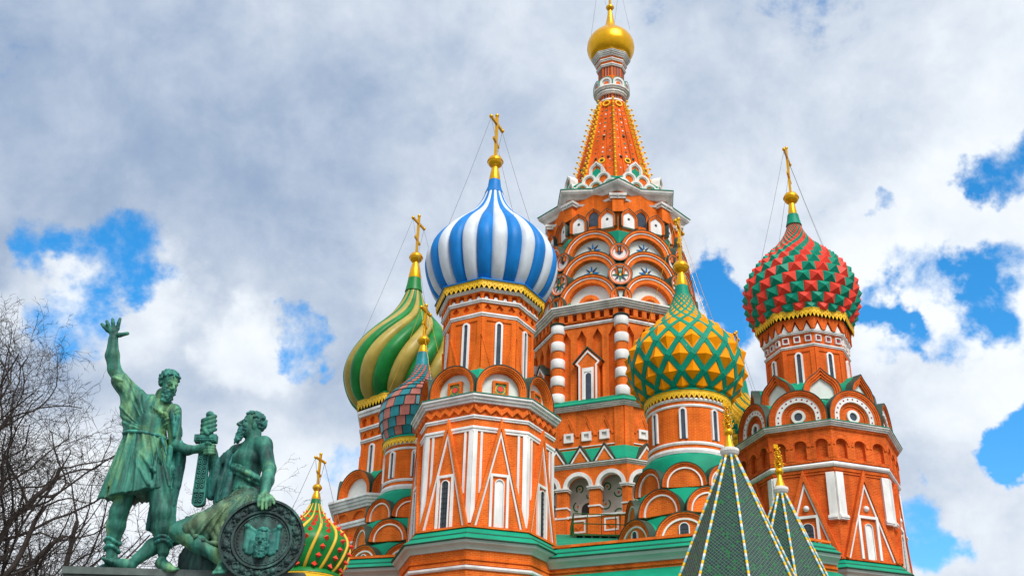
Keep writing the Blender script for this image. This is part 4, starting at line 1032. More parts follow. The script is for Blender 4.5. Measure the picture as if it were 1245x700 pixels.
    prof = [(3.6, 41.80), (4.72, 41.82), (4.88, 41.98), (5.08, 42.10), (5.20, 42.24), (5.22, 42.36), (3.6, 42.38), (3.6, 41.80)]; loft(m2, prof, 16, ph, 0, False, False, False, star)
    m2.build('star_eave', GST, T)
    mb = MB(); loft(mb, [(5.27, 42.385), (5.27, 42.43), (3.3, 43.0)], 16, ph, 0, True, True, False, star); mb.build('eave_roof', GR, T)
    # clusters of small white arches at the foot of the tent
    for a in faces(ph):
        mb = MB(); prism(mb, face_fr(a, 3.36, 42.5), [(-1.66, 0), (1.66, 0), (1.66, .95), (.9, 1.2), (.04, 1.95), (-.04, 1.95), (-.9, 1.2), (-1.66, .95)], -1.7, .04); mb.build('gable_roof', GR, T)
        for row, (n, apr, z0, kl) in enumerate(((3, 3.52, 42.62, 0), (2, 3.46, 43.22, 0), (1, 3.40, 43.86, .32))):
            for i in range(n):
                fr = face_fr(a, apr, z0); fr.o += fr.u * ((i - (n - 1) / 2) * 1.0)
                mb = MB()
                arch_ring(mb, fr, 0, 0, .36, .50, -.5, .08, 0, 12, kl, .28 + .2 * (n == 1)); arch_ring(mb, fr, 0, 0, .29, .36, -.5, .03, 0, 12, kl * .8, .28 + .2 * (n == 1))
                prism(mb, fr, arch_pts(0, 0, .30, 12, kl * .7, .28 + .2 * (n == 1)), -.5, -.04, 1)
                if n == 1: box(mb, fr, -.06, .06, .05, .7, -.1, -.03, 2)
                mb.build('small_white_arch', [GST, PL, IRON], T)
    mb = MB(); loft(mb, [(3.2, 42.6), (2.98, 43.4), (1.02, 51.9)], 8, ph); mb.build('tent_roof', PLR, T)
    def tentR(z): return 2.98 + (1.02 - 2.98) * (z - 43.4) / 8.5
    for k in range(8):
        a = ph + k * math.pi / 4; mb = MB()
        tube(mb, [rz(tentR(z) + .02, z, a) for z in (43.4, 47, 51.8)], [.09, .08, .06], 6, 1)
        z = 43.6; i = 0
        while z < 51.5:
            p = rz(tentR(z) + .13, z, a); f = face_fr(a, tentR(z) + .05, z)
            disc_ring(mb, Fr(f.o, a + math.pi / 2), 0, 0, .08, .19, -.05, .05, 0, 8); sphere(mb, rz(tentR(z) + .31, z + .16, a), .09, 0, 6, 4)
            z += .46; i += 1
        mb.build('gilded_ridge', [YE, PL], T)
    rnd = random.Random(4)
    for a in [ph + math.pi / 8 + k * math.pi / 4 for k in range(8)]:
        tilt = math.atan2(1.96 * C8, 8.5); mb = MB()
        fr = Fr((math.sin(a) * 2.98 * C8, -math.cos(a) * 2.98 * C8, 43.4), a, tilt)
        hwz = lambda b: (2.98 - (1.96) * b / 8.72) * S8
        for s in (-1, 1):
            band(mb, fr, [(s * hwz(1.2) * .38, 1.2), (s * hwz(8) * .30, 8.0)], .05, -.02, .06, 1)
        for b in np.arange(1.6, 8.2, .42):
            for x in (0, -.62, .62):
                if x and rnd.random() < .2: continue
                q = hwz(b) * x; s = .055 * (1.5 if x == 0 else 1); mi = rnd.choice((4, 3, 5, 4, 1))
                prism(mb, fr, [(q - s, b), (q, b - s), (q + s, b), (q, b + s)], -.02, .035, mi)
        disc_ring(mb, fr, 0, 2.4, .16, .24, -.02, .10, 0, 14); disc_ring(mb, fr, 0, 8.15, .20, .29, -.02, .12, 0, 14)
        sphere(mb, fr.P(0, 2.4, .05), .10, 5, 8, 6)
        for x, b in ((-.45, 2.7), (.45, 2.7), (0, 1.75), (0, 4.8)): sphere(mb, fr.P(x, b, .04), .10, 5, 8, 6)
        mb.build('tent_ornament', [YE, PLR, WH, TG, GST, DG], T)
    # neck, ring of little arches, cornice and golden dome
    mb = MB(); loft(mb, [(.95, 51.5), (.95, 54.9), (1.06, 55.3), (1.14, 55.7)], 8, ph); mb.build('neck_drum', PL, T)
    mb = MB()
    for k in range(8):
        fr = face_fr(ph + (k + .5) * math.pi / 4, .95 * C8)
        for x in (-.22, 0, .22): box(mb, fr, x - .045, x + .045, 54.05, 54.82, -.02, .012, 0); box(mb, fr, x - .045, x + .045, 51.95, 52.34, -.02, .012, 0)
    mb.build('dark_slots', NAVY, T)
    mb = MB(); ring_solid(mb, moulding(.95, 52.36, 52.62, .22, 2), 16, ph); ring_solid(mb, moulding(1.1, 52.70, 52.95, .24, 2), 16, ph); ring_solid(mb, moulding(.95, 51.75, 51.9, .12, 1), 16, ph); mb.build('neck_ring', GST, T)
    for k in range(8):
        a = ph + math.pi / 8 + k * math.pi / 4; fr = face_fr(a, 1.16, 52.96); mb = MB()
        arch_ring(mb, fr, 0, 0, .30, .47, -.4, .06, 0, 12, 0, .25); prism(mb, fr, arch_pts(0, 0, .31, 12, 0, .25), -.4, -.05, 1); disc_ring(mb, fr, 0, .2, 0, .18, -.1, -.02, 2, 10)
        arch_ring(mb, fr, 0, 0, .47, .50, -.4, .08, 3, 12, 0, .25); mb.build('small_white_arch', [GST, WH, PL, GR], T)
    mb = MB(); ring_solid(mb, moulding(.97, 54.85, 55.05, .14, 2), 8, ph); ring_solid(mb, moulding(1.05, 55.28, 55.48, .14, 2), 8, ph); ring_solid(mb, moulding(1.12, 55.66, 56.0, .30, 3), 8, ph); loft(mb, [(1.46, 56.003), (1.46, 56.05), (1.1, 56.3)], 8, ph); mb.build('neck_cornice', GST, T)
    pts, _ = catmull([(1.12, 56.1), (1.48, 56.32), (1.71, 56.85), (1.75, 57.25), (1.64, 57.8), (1.28, 58.35), (.85, 58.72), (.52, 59.05), (.33, 59.6), (.22, 60.3)], 40)
    mb = MB(); loft(mb, [(r, z) for r, z in pts], 56, 0, 0, True, True, True, lambda k: 1.0 + .006 * (k % 2)); mb.build('golden_dome', GO, T)
    finial(T, 60.2, 60.2, 61.1, .29, 64.8, .22, .215, .12, GO, None, R(32), (1.5, 58.6))
main_tower()

# ------------------------------------------------------------------ green tiled tent roofs of the porches
def porch_roof(loc, ph, zt, zb, Rb, label, rt=.20, ztfin=0, lat=.15):
    T = thing('porch_tower', label, 'tent roof', loc, 'green tiled tent roofs of the porches')
    ze = zb - 5.5; slope = (Rb - rt) / (zt - zb); Re = Rb + slope * 3.5; ze = zb - 3.5
    mb = MB(); loft(mb, [(Re, ze), (rt, zt)], 8, ph); mb.build('tiled_roof', TILE, T)
    mb = MB(); loft(mb, [(Re - .5, 0), (Re - .5, ze - .02)], 8, ph); mb.build('wall', BR, T)
    mb = MB(); ring_solid(mb, moulding(Re - .5, ze - .5, ze - .01, .5, 3), 8, ph); mb.build('eave_cornice', WH, T)
    for k in range(8):
        a = ph + k * math.pi / 4; mb = MB(); L = math.hypot(Re - rt, zt - ze); n = int(L / .135)
        for i in range(n):
            t0 = i / n; t1 = (i + .97) / n; p0 = rz(Re + (rt - Re) * t0 + .03, ze + (zt - ze) * t0, a); p1 = rz(Re + (rt - Re) * t1 + .03, ze + (zt - ze) * t1, a)
            tube(mb, [p0, p0 * .96 + p1 * .04, (p0 + p1) / 2, p1 * .96 + p0 * .04, p1], [.045, .047, .048, .047, .045], 7, (0, 1, 2, 0, 1, 3)[i % 6] if False else (0, 1, 2)[(n - i + k) % 3])
        mb.build('ridge', [GST, BLUT, YE], T)
    mb = MB(); loft(mb, [(rt - .02, zt - .05), (rt + .06, zt + .02), (rt + .10, zt + .06), (rt + .15, zt + .16), (rt + .14, zt + .26), (rt + .06, zt + .30)], 20, ph, 0, True, True, False); mb.build('stone_collar', GST, T)
    mb = MB(); z = zt + .30
    loft(mb, [(.22, z), (.17, z + .12), (.10, z + .38), (.08, z + .5)], 16, 0, 0, True, True, True); sphere(mb, (0, 0, z + .64), .17, 0, 14, 10, .95)
    o = mb.build('gilded_finial', GO, T)
    mb = MB(); tube(mb, [(0, 0, z + .7), (0, 0, ztfin)], .03, 6); H = ztfin - z - .85
    for j in range(5):
        zz = z + .88 + j * H / 5.2; rr = .16 * (1 - j * .14)
        for q in range(5):
            a = q * 2 * math.pi / 5 + j * .6; f = Fr((rr * .62 * math.sin(a), -rr * .62 * math.cos(a), zz), a + math.pi / 2); disc_ring(mb, f, 0, 0, rr * .34, rr * .62, -.025, .025, 0, 10); sphere(mb, rz(rr * 1.25, zz + .07, a), .035, 0, 6, 4)
        sphere(mb, (0, 0, zz), .055, 0, 8, 6)
    box(mb, Fr((0, 0, ztfin), R(15)), -.16, .03, -.13, .05, -.015, .015); mb.build('gilded_leaves', GO, o)
    return T
porch_roof((8.12, 40, 0), R(-2), 15.68, 10.85, 2.16, 'big green tiled tent roof with striped ridges in front of the right towers', .20, 17.75)
porch_roof((10.86, 44, 0), R(-4), 15.58, 11.9, 1.66, 'smaller green tiled tent roof just right of the big one', .16, 17.6)

# ------------------------------------------------------------------ gallery wall between the towers
def sweep(mb, path, prof, mi=0):
    """profile (out, z) swept along a plan path; outward is to the right of travel"""
    P = [Vector((x, y)) for x, y in path]; rows = []
    for i, p in enumerate(P):
        d0 = (P[i] - P[i - 1]).normalized() if i else (P[1] - P[0]).normalized(); d1 = (P[i + 1] - P[i]).normalized() if i < len(P) - 1 else d0
        n0 = Vector((d0.y, -d0.x)); n1 = Vector((d1.y, -d1.x)); m = (n0 + n1).normalized(); m /= max(.3, m.dot(n0))
        rows.append([(p.x + m.x * o, p.y + m.y * o, z) for o, z in prof])
    k = len(prof); vs = [v for r in rows for v in r]
    mb.add(vs, [(i * k + j, (i + 1) * k + j, (i + 1) * k + (j + 1) % k, i * k + (j + 1) % k) for i in range(len(P) - 1) for j in range(k)], mi)
    mb.add(vs, [tuple(range(k - 1, -1, -1)), tuple((len(P) - 1) * k + j for j in range(k))], mi)
def gallery(path, label, loc, back_to, z0=0.0, low=False):
    T = thing('cathedral_gallery', label, 'gallery', (loc[0], loc[1], 0), 'brick gallery walls between the towers')
    pth = [(x - loc[0], y - loc[1]) for x, y in path]
    mb = MB(); sweep(mb, pth, [(0, 0), (0, 13.50 + z0), (-.6, 13.50 + z0), (-.6, 0)]); 
    sweep(mb, pth, [(-.1, 13.28 + z0), (.06, 13.28 + z0), (.06, 13.36 + z0), (-.1, 13.36 + z0)]); mb.build('wall', BR, T)
    mb = MB(); sweep(mb, pth, [(-.3, 13.46 + z0), (.06, 13.465 + z0), (.10, 13.54 + z0), (.18, 13.62 + z0), (.30, 13.70 + z0), (.34, 13.82 + z0), (-.3, 13.83 + z0)]); mb.build('cornice', LG, T)
    mb = MB(); sweep(mb, pth, [(.40, 13.835 + z0), (.40, 13.88 + z0), (.05, 14.10 + z0), (.05, 14.16 + z0), (-.30, 14.40 + z0), (-.6, 14.41 + z0), (-.6, 13.835 + z0)])
    for o_, z_ in ((.09, 14.085), (.42, 13.84)): sweep(mb, pth, [(o_ - .1, z_ + z0), (o_, z_ + z0), (o_, z_ + .03 + z0), (o_ - .1, z_ + .03 + z0)], 1)
    mb.build('eave_roof', [GR, DG], T)
    mb = MB(); sweep(mb, pth, [(-.28, 14.415 + z0), (-.22, 14.42 + z0), (-.22, 14.53 + z0), (-.5, 14.55 + z0)]); mb.build('brick_sill', BR, T)
    mb = MB(); q = [(x - loc[0], y - loc[1], z) for x, y, z in back_to]; n = len(q)
    f = [(x, y + .25, 14.5 + z0) for x, y in pth]
    for i in range(len(f) - 1): mb.add([f[i], f[i + 1], q[min(i + 1, n - 1)], q[min(i, n - 1)]], [(0, 1, 2, 3)])
    mb.build('terrace_roof', GR, T)
    if low:
        mb = MB(); sweep(mb, pth, [(.02, 13.12), (.02, 13.18), (2.2, 11.9), (2.2, 11.8)]); mb.build('lower_roof', GR, T)
    return T
gallery([(1.6, 48.75), (2.9, 48.15), (9.6, 44.95), (13.5, 46.5)], 'brick gallery wall with green roof edge between the blue domed and amber domed towers', (5.5, 47.0), [(1.2, 55, 18.0), (2.2, 61.0, 18.4), (10.5, 60.5, 18.4), (14, 58, 18)], 0.0, True)
gallery([(-11.5, 53.6), (-8.4, 52.75), (-4.4, 51.55)], 'brick gallery wall with green roof edge left of the blue domed tower', (-8, 52.7), [(-11.5, 60, 16), (-7.5, 60, 16), (-3, 60, 16)], 0.25)

# ------------------------------------------------------------------ small green iron balcony by the arcade
def balcony():
    T = thing('iron_balcony', 'small green iron balcony with thin railing in front of the white arcade', 'balcony', (5.15, 57.6, 0))
    z = 17.15; mb = MB(); W, D = 1.75, 1.3
    box(mb, Fr((0, -D, z), 0), -W, W, -.05, .04, -2 * D, 0); o = mb.build('platform', GIRON, T)
    mb = MB()
    for i in range(9): x = -W + .1 + i * (2 * W - .2) / 8; box(mb, Fr((x, -D, z), 0), -.05, .05, -.35, -.052, -2 * D, -.02)
    mb.build('joist', IRON, T)
    mb = MB()
    corners = [(-W, -D + .02), (W, -D + .02), (W, D), (-W, D)]
    for k in range(4):
        (x0, y0), (x1, y1) = corners[k], corners[(k + 1) % 4]
        if k == 2: continue
        for h in (.55, 1.05): tube(mb, [(x0, y0, z + h), (x1, y1, z + h)], .028, 6)
        for i in range(6): t = i / 5; tube(mb, [(x0 + (x1 - x0) * t, y0 + (y1 - y0) * t, z), (x0 + (x1 - x0) * t, y0 + (y1 - y0) * t, z + 1.05)], .024, 6)
    mb.build('railing', GIRON, T)
    for x, y in ((-W, -D), (W * .55, -D), (W, -D)):
        mb = MB(); tube(mb, [(x, y + .02, z + .3), (x, y + .02, z - 1.9)], .05, 6); mb.build('post', GIRON, T)
balcony()
# ------------------------------------------------------------------ the bronze monument: distance-field sculpting
class Field:
    """a solid described by blended rounded pieces, meshed into one continuous surface"""
    def __init__(s, h=0.014): s.ops = []; s.h = h; s.warp = None
    def _a(s, f, lo, hi, k, neg=False): s.ops.append((f, np.array(lo), np.array(hi), k, neg))
    def cap(s, a, b, ra, rb=None, k=0.03, neg=False):
        a = np.array(a, float); b = np.array(b, float); rb = ra if rb is None else rb; ab = b - a; L2 = max(1e-9, ab @ ab); m = max(ra, rb) + k + .03
        def f(X, Y, Z):
            px, py, pz = X - a[0], Y - a[1], Z - a[2]; t = np.clip((px * ab[0] + py * ab[1] + pz * ab[2]) / L2, 0, 1)
            return np.sqrt((px - t * ab[0]) ** 2 + (py - t * ab[1]) ** 2 + (pz - t * ab[2]) ** 2) - (ra + (rb - ra) * t)
        s._a(f, np.minimum(a, b) - m, np.maximum(a, b) + m, k, neg)
    def chain(s, pts, rads, k=0.03):
        if not isinstance(rads, (list, tuple)): rads = [rads] * len(pts)
        for i in range(len(pts) - 1): s.cap(pts[i], pts[i + 1], rads[i], rads[i + 1], k)
    def ell(s, c, r, axes=None, k=0.03, neg=False):
        c = np.array(c, float); r = np.array(r, float); A = np.eye(3) if axes is None else np.array(axes, float); m = r.max() + k + .03
        def f(X, Y, Z):
            x, y, z = X - c[0], Y - c[1], Z - c[2]; q = [A[i][0] * x + A[i][1] * y + A[i][2] * z for i in range(3)]
            k0 = np.sqrt(sum((q[i] / r[i]) ** 2 for i in range(3))) + 1e-6; k1 = np.sqrt(sum((q[i] / r[i] ** 2) ** 2 for i in range(3))) + 1e-6
            return k0 * (k0 - 1) / k1
        s._a(f, c - m, c + m, k, neg)
    def skirt(s, rows, folds, lobes=((7, .5, .045), (12, 1.9, .025)), cut=None, k=0.03):
        """stack of ellipses (x, y, z, a, b) from top to bottom with folds deepening downward"""
        R_ = np.array(rows, float)[::-1]; zs = R_[:, 2]
        def f(X, Y, Z):
            zz = np.clip(Z, zs[0], zs[-1]); cx, cy, a, b = (np.interp(zz, zs, R_[:, i]) for i in (0, 1, 3, 4))
            x, y = X - cx, Y - cy; th = np.arctan2(y / b, x / a); g = (zs[-1] - zz) / (zs[-1] - zs[0])
            m = 1 + g * folds * sum(w * np.sin(n * th + p + 1.3 * g) for n, p, w in lobes)
            d = (np.sqrt((x / a) ** 2 + (y / b) ** 2) - m) * np.minimum(a, b)
            d = np.maximum(d, Z - zs[-1]); d = np.maximum(d, zs[0] - Z if cut is None else -cut(X, Y, Z)); return d
        w = R_[:, 3].max() * 1.15 + .05; d = R_[:, 4].max() * 1.15 + .05
        s._a(f, (R_[:, 0].min() - w, R_[:, 1].min() - d, zs[0] - .05), (R_[:, 0].max() + w, R_[:, 1].max() + d, zs[-1] + .05), k, False)
    def mesh(s, name, mat, parent, label=None):
        h = s.h; lo = np.min([o[1] for o in s.ops if not o[4]], 0) - 2 * h; hi = np.max([o[2] for o in s.ops if not o[4]], 0) + 2 * h
        n = np.ceil((hi - lo) / h).astype(int) + 1; ax = [lo[i] + h * np.arange(n[i]) for i in range(3)]
        D = np.full(n, 0.2, np.float32)
        for f, a, b, k, neg in s.ops:
            i0 = np.clip(np.floor((a - lo) / h).astype(int), 0, n - 1); i1 = np.clip(np.ceil((b - lo) / h).astype(int) + 1, 1, n)
            if (i1 <= i0).any(): continue
            sl_ = tuple(slice(i0[q], i1[q]) for q in range(3))
            X, Y, Z = ax[0][sl_[0]][:, None, None], ax[1][sl_[1]][None, :, None], ax[2][sl_[2]][None, None, :]
            d = f(X, Y, Z); o = D[sl_]
            if neg: d = -d; t = np.clip(.5 - .5 * (d - o) / k, 0, 1); D[sl_] = d * (1 - t) + o * t + k * t * (1 - t)
            else: t = np.clip(.5 + .5 * (d - o) / k, 0, 1); D[sl_] = d * (1 - t) + o * t - k * t * (1 - t)
        if s.warp is not None: D = D + s.warp(ax[0][:, None, None], ax[1][None, :, None], ax[2][None, None, :]).astype(np.float32)
        S = D < 0; c = np.zeros(n - 1, np.int8)
        for i in (0, 1):
            for j in (0, 1):
                for q in (0, 1): c += S[i:n[0] - 1 + i, j:n[1] - 1 + j, q:n[2] - 1 + q]
        I, J, K = np.nonzero((c > 0) & (c < 8)); idx = np.full(n - 1, -1, np.int32); idx[I, J, K] = np.arange(len(I))
        acc = np.zeros((len(I), 3)); cnt = np.zeros(len(I))
        for axis in range(3):
            o1, o2 = [q for q in range(3) if q != axis]
            for u in (0, 1):
                for v in (0, 1):
                    off = [0, 0, 0]; off[o1] = u; off[o2] = v; e = list(off); e[axis] = 1
                    d0 = D[I + off[0], J + off[1], K + off[2]]; d1 = D[I + e[0], J + e[1], K + e[2]]
                    m = (d0 < 0) != (d1 < 0); t = np.where(m, d0 / np.where(m, d0 - d1, 1), 0)
                    p = np.zeros((len(I), 3)); p[:, 0] = off[0]; p[:, 1] = off[1]; p[:, 2] = off[2]; p[:, axis] = t
                    acc += p * m[:, None]; cnt += m
        V = lo + (np.stack([I, J, K], 1) + acc / cnt[:, None]) * h; Q = []
        for axis in range(3):
            a = [slice(None)] * 3; b = [slice(None)] * 3; a[axis] = slice(0, -1); b[axis] = slice(1, None)
            A, B = S[tuple(a)], S[tuple(b)]; o1, o2 = (axis + 1) % 3, (axis + 2) % 3
            E = np.argwhere(A != B); E = E[(E[:, o1] > 0) & (E[:, o2] > 0) & (E[:, o1] < n[o1] - 1) & (E[:, o2] < n[o2] - 1)]
            def cell(d1, d2): q = E.copy(); q[:, o1] -= d1; q[:, o2] -= d2; return idx[q[:, 0], q[:, 1], q[:, 2]]
            q = np.stack([cell(1, 1), cell(0, 1), cell(0, 0), cell(1, 0)], 1)
            fl = ~A[E[:, 0], E[:, 1], E[:, 2]]; q[fl] = q[fl][:, ::-1]; Q.append(q)
        Q = np.concatenate(Q); Q = Q[(Q >= 0).all(1)]
        # keep the main connected pieces only (drop specks)
        me = bpy.data.meshes.new(name); me.vertices.add(len(V)); me.vertices.foreach_set('co', V.ravel()); me.loops.add(Q.size); me.loops.foreach_set('vertex_index', Q.ravel().astype(np.int32))
        me.polygons.add(len(Q)); me.polygons.foreach_set('loop_start', np.arange(0, Q.size, 4, dtype=np.int32)); me.polygons.foreach_set('use_smooth', np.ones(len(Q), bool))
        me.materials.append(mat); me.update(calc_edges=True); me.validate()
        o = bpy.data.objects.new(name, me); col.objects.link(o)
        if parent: o.parent = parent
        if label: o['label'] = label
        return o
def folds(amp, waves, seed=0, vert=0.25, tilt=(0, 0)):
    """shallow mostly vertical ripples of cloth"""
    r = np.random.default_rng(seed); W = []
    for lam in waves:
        for _ in range(2):
            a = r.uniform(0, np.pi); W.append((2 * np.pi / lam * np.cos(a), 2 * np.pi / lam * np.sin(a), 2 * np.pi / lam * vert * r.uniform(-1, 1) + tilt[0], r.uniform(0, 6.28), r.uniform(.6, 1) * lam / max(waves)))
    def f(X, Y, Z):
        s_ = 0
        for kx, ky, kz, p, w in W: s_ = s_ + w * (0.62 - np.abs(np.sin(.5 * (kx * X + ky * Y + kz * Z + p)))) * 1.5
        return amp * s_
    return f
def fan(amp, x0, z0, n, seed=0, blend=1.0):
    """creases of cloth fanning out from a gathering point (x0, z0) in the front plane"""
    r = np.random.default_rng(seed); a1, a2, a3 = r.uniform(0, 6.28, 3)
    def f(X, Y, Z):
        th = np.arctan2(X - x0, z0 - Z); rr = np.sqrt((X - x0) ** 2 + (z0 - Z) ** 2)
        ph = n * th + .8 * np.sin(3.1 * rr + a1) + .9 * np.sin(2.3 * n * .31 * th + a2) + 1.5 * Y
        s_ = .62 - np.abs(np.sin(ph)); s2 = .62 - np.abs(np.sin(1.73 * ph + a3 + 1.1 * np.sin(4 * rr)))
        return -amp * np.clip(rr / .35, .25, 1) * (s_ + .55 * s2) * blend
    return f
MY = 20.0; KP = 0.0147          # distance of the monument, metres per pixel there
MO = at(200, 694, MY)           # point on the pedestal top under the standing figure
def S(px, py, dy=0.0): return np.array(at(px, py, MY + dy) - MO)
def head(F, H_, B_, base, f, u, size, hair=True, beardlen=.30, seed=1, hairfront=.50):
    """head with face into field F, hair into H_, beard into B_; base = chin-level centre, f forward, u up"""
    f = np.array(f, float); f /= np.linalg.norm(f); u = np.array(u, float); u -= f * (u @ f); u /= np.linalg.norm(u); r = np.cross(f, u); s = size; AX = (r, f, u)
    P = lambda a, b, c: np.array(base) + (r * a + f * b + u * c) * s
    F.ell(P(0, -.03, .66), (.30 * s, .39 * s, .345 * s), AX, .05 * s); F.ell(P(0, .12, .36), (.235 * s, .26 * s, .34 * s), AX, .08 * s)
    F.ell(P(0, .24, .10), (.15 * s, .14 * s, .12 * s), AX, .08 * s)
    F.cap(P(-.16, .33, .56), P(.16, .33, .56), .052 * s, None, .05 * s)
    for q in (-1, 1):
        F.ell(P(q * .135, .40, .475), (.085 * s, .075 * s, .055 * s), AX, .03 * s, True)
        F.ell(P(q * .132, .325, .472), (.062 * s, .055 * s, .045 * s), AX, .008 * s)
        F.cap(P(q * .20, .30, .525), P(q * .08, .375, .53), .026 * s, .03 * s, .02 * s)
        F.ell(P(q * .17, .275, .36), (.085 * s, .08 * s, .085 * s), AX, .05 * s)
        F.ell(P(q * .30, -.04, .46), (.045 * s, .085 * s, .12 * s), AX, .02 * s)
    F.cap(P(0, .375, .55), P(0, .485, .37), .036 * s, .058 * s, .03 * s); F.cap(P(-.055, .42, .345), P(.055, .42, .345), .04 * s, None, .03 * s)
    F.cap(P(-.07, .375, .245), P(.07, .375, .245), .028 * s, None, .02 * s); F.cap(P(-.055, .37, .195), P(.055, .37, .195), .032 * s, None, .02 * s)
    rn = np.random.default_rng(seed)
    # curls over the skull, hairline kept off the face
    for i in range(230):
        v = rn.normal(size=3); v /= np.linalg.norm(v)
        a, b, c = v
        if b > .30 and c < hairfront: continue
        if b > .05 and c < .12 and abs(a) > .5: continue
        if c < -.62: continue
        p = P(a * .315, -.03 + b * .405, .66 + c * .365); q = np.cross(v, rn.normal(size=3)); q = (r * q[0] + f * q[1] + u * q[2]) * .055 * s
        H_.cap(p - q, p + q, rn.uniform(.035, .055) * s, None, .018 * s)
    for i in range(170):
        t = rn.uniform(-1.25, 1.25); hgt = rn.uniform(0, 1) ** .8
        a = .235 * math.sin(t) * (1 - .25 * hgt); b = .10 + .27 * math.cos(t) * (1 - .12 * hgt); c = .33 - hgt * (.33 + beardlen * math.cos(t * .7))
        if abs(a) < .075 and c > .17: continue
        if abs(t) < .5 and c > .24: continue
        p = P(a, b + .02, c); q = np.array([rn.normal() * .03, rn.normal() * .02, -.055]); q = (r * q[0] + f * q[1] + u * q[2]) * s
        B_.cap(p - q, p + q, .036 * s, .024 * s, .014 * s)
    for q in (-1, 1): B_.chain([P(q * .02, .405, .285), P(q * .10, .385, .255), P(q * .17, .31, .17)], [.032 * s, .034 * s, .022 * s], .015 * s)
def hand_open(F, wrist, palm, tips, knuckles, thumb, r):
    F.cap(wrist, palm, r * 1.55, r * 2.1, .05)
    for kx, tp in zip(knuckles, tips):
        kx, tp = np.array(kx), np.array(tp); F.cap(palm, kx, r * 1.5, r * 1.12, .03); m = kx + (tp - kx) * .55 + np.array([0, -.012, 0]); F.chain([kx, m, tp], [r * 1.05, r * .98, r * .80], .012)
    F.chain([np.array(palm) + (np.array(wrist) - np.array(palm)) * .35] + [np.array(t) for t in thumb], [r * 1.5, r * 1.2, r * .95], .02)

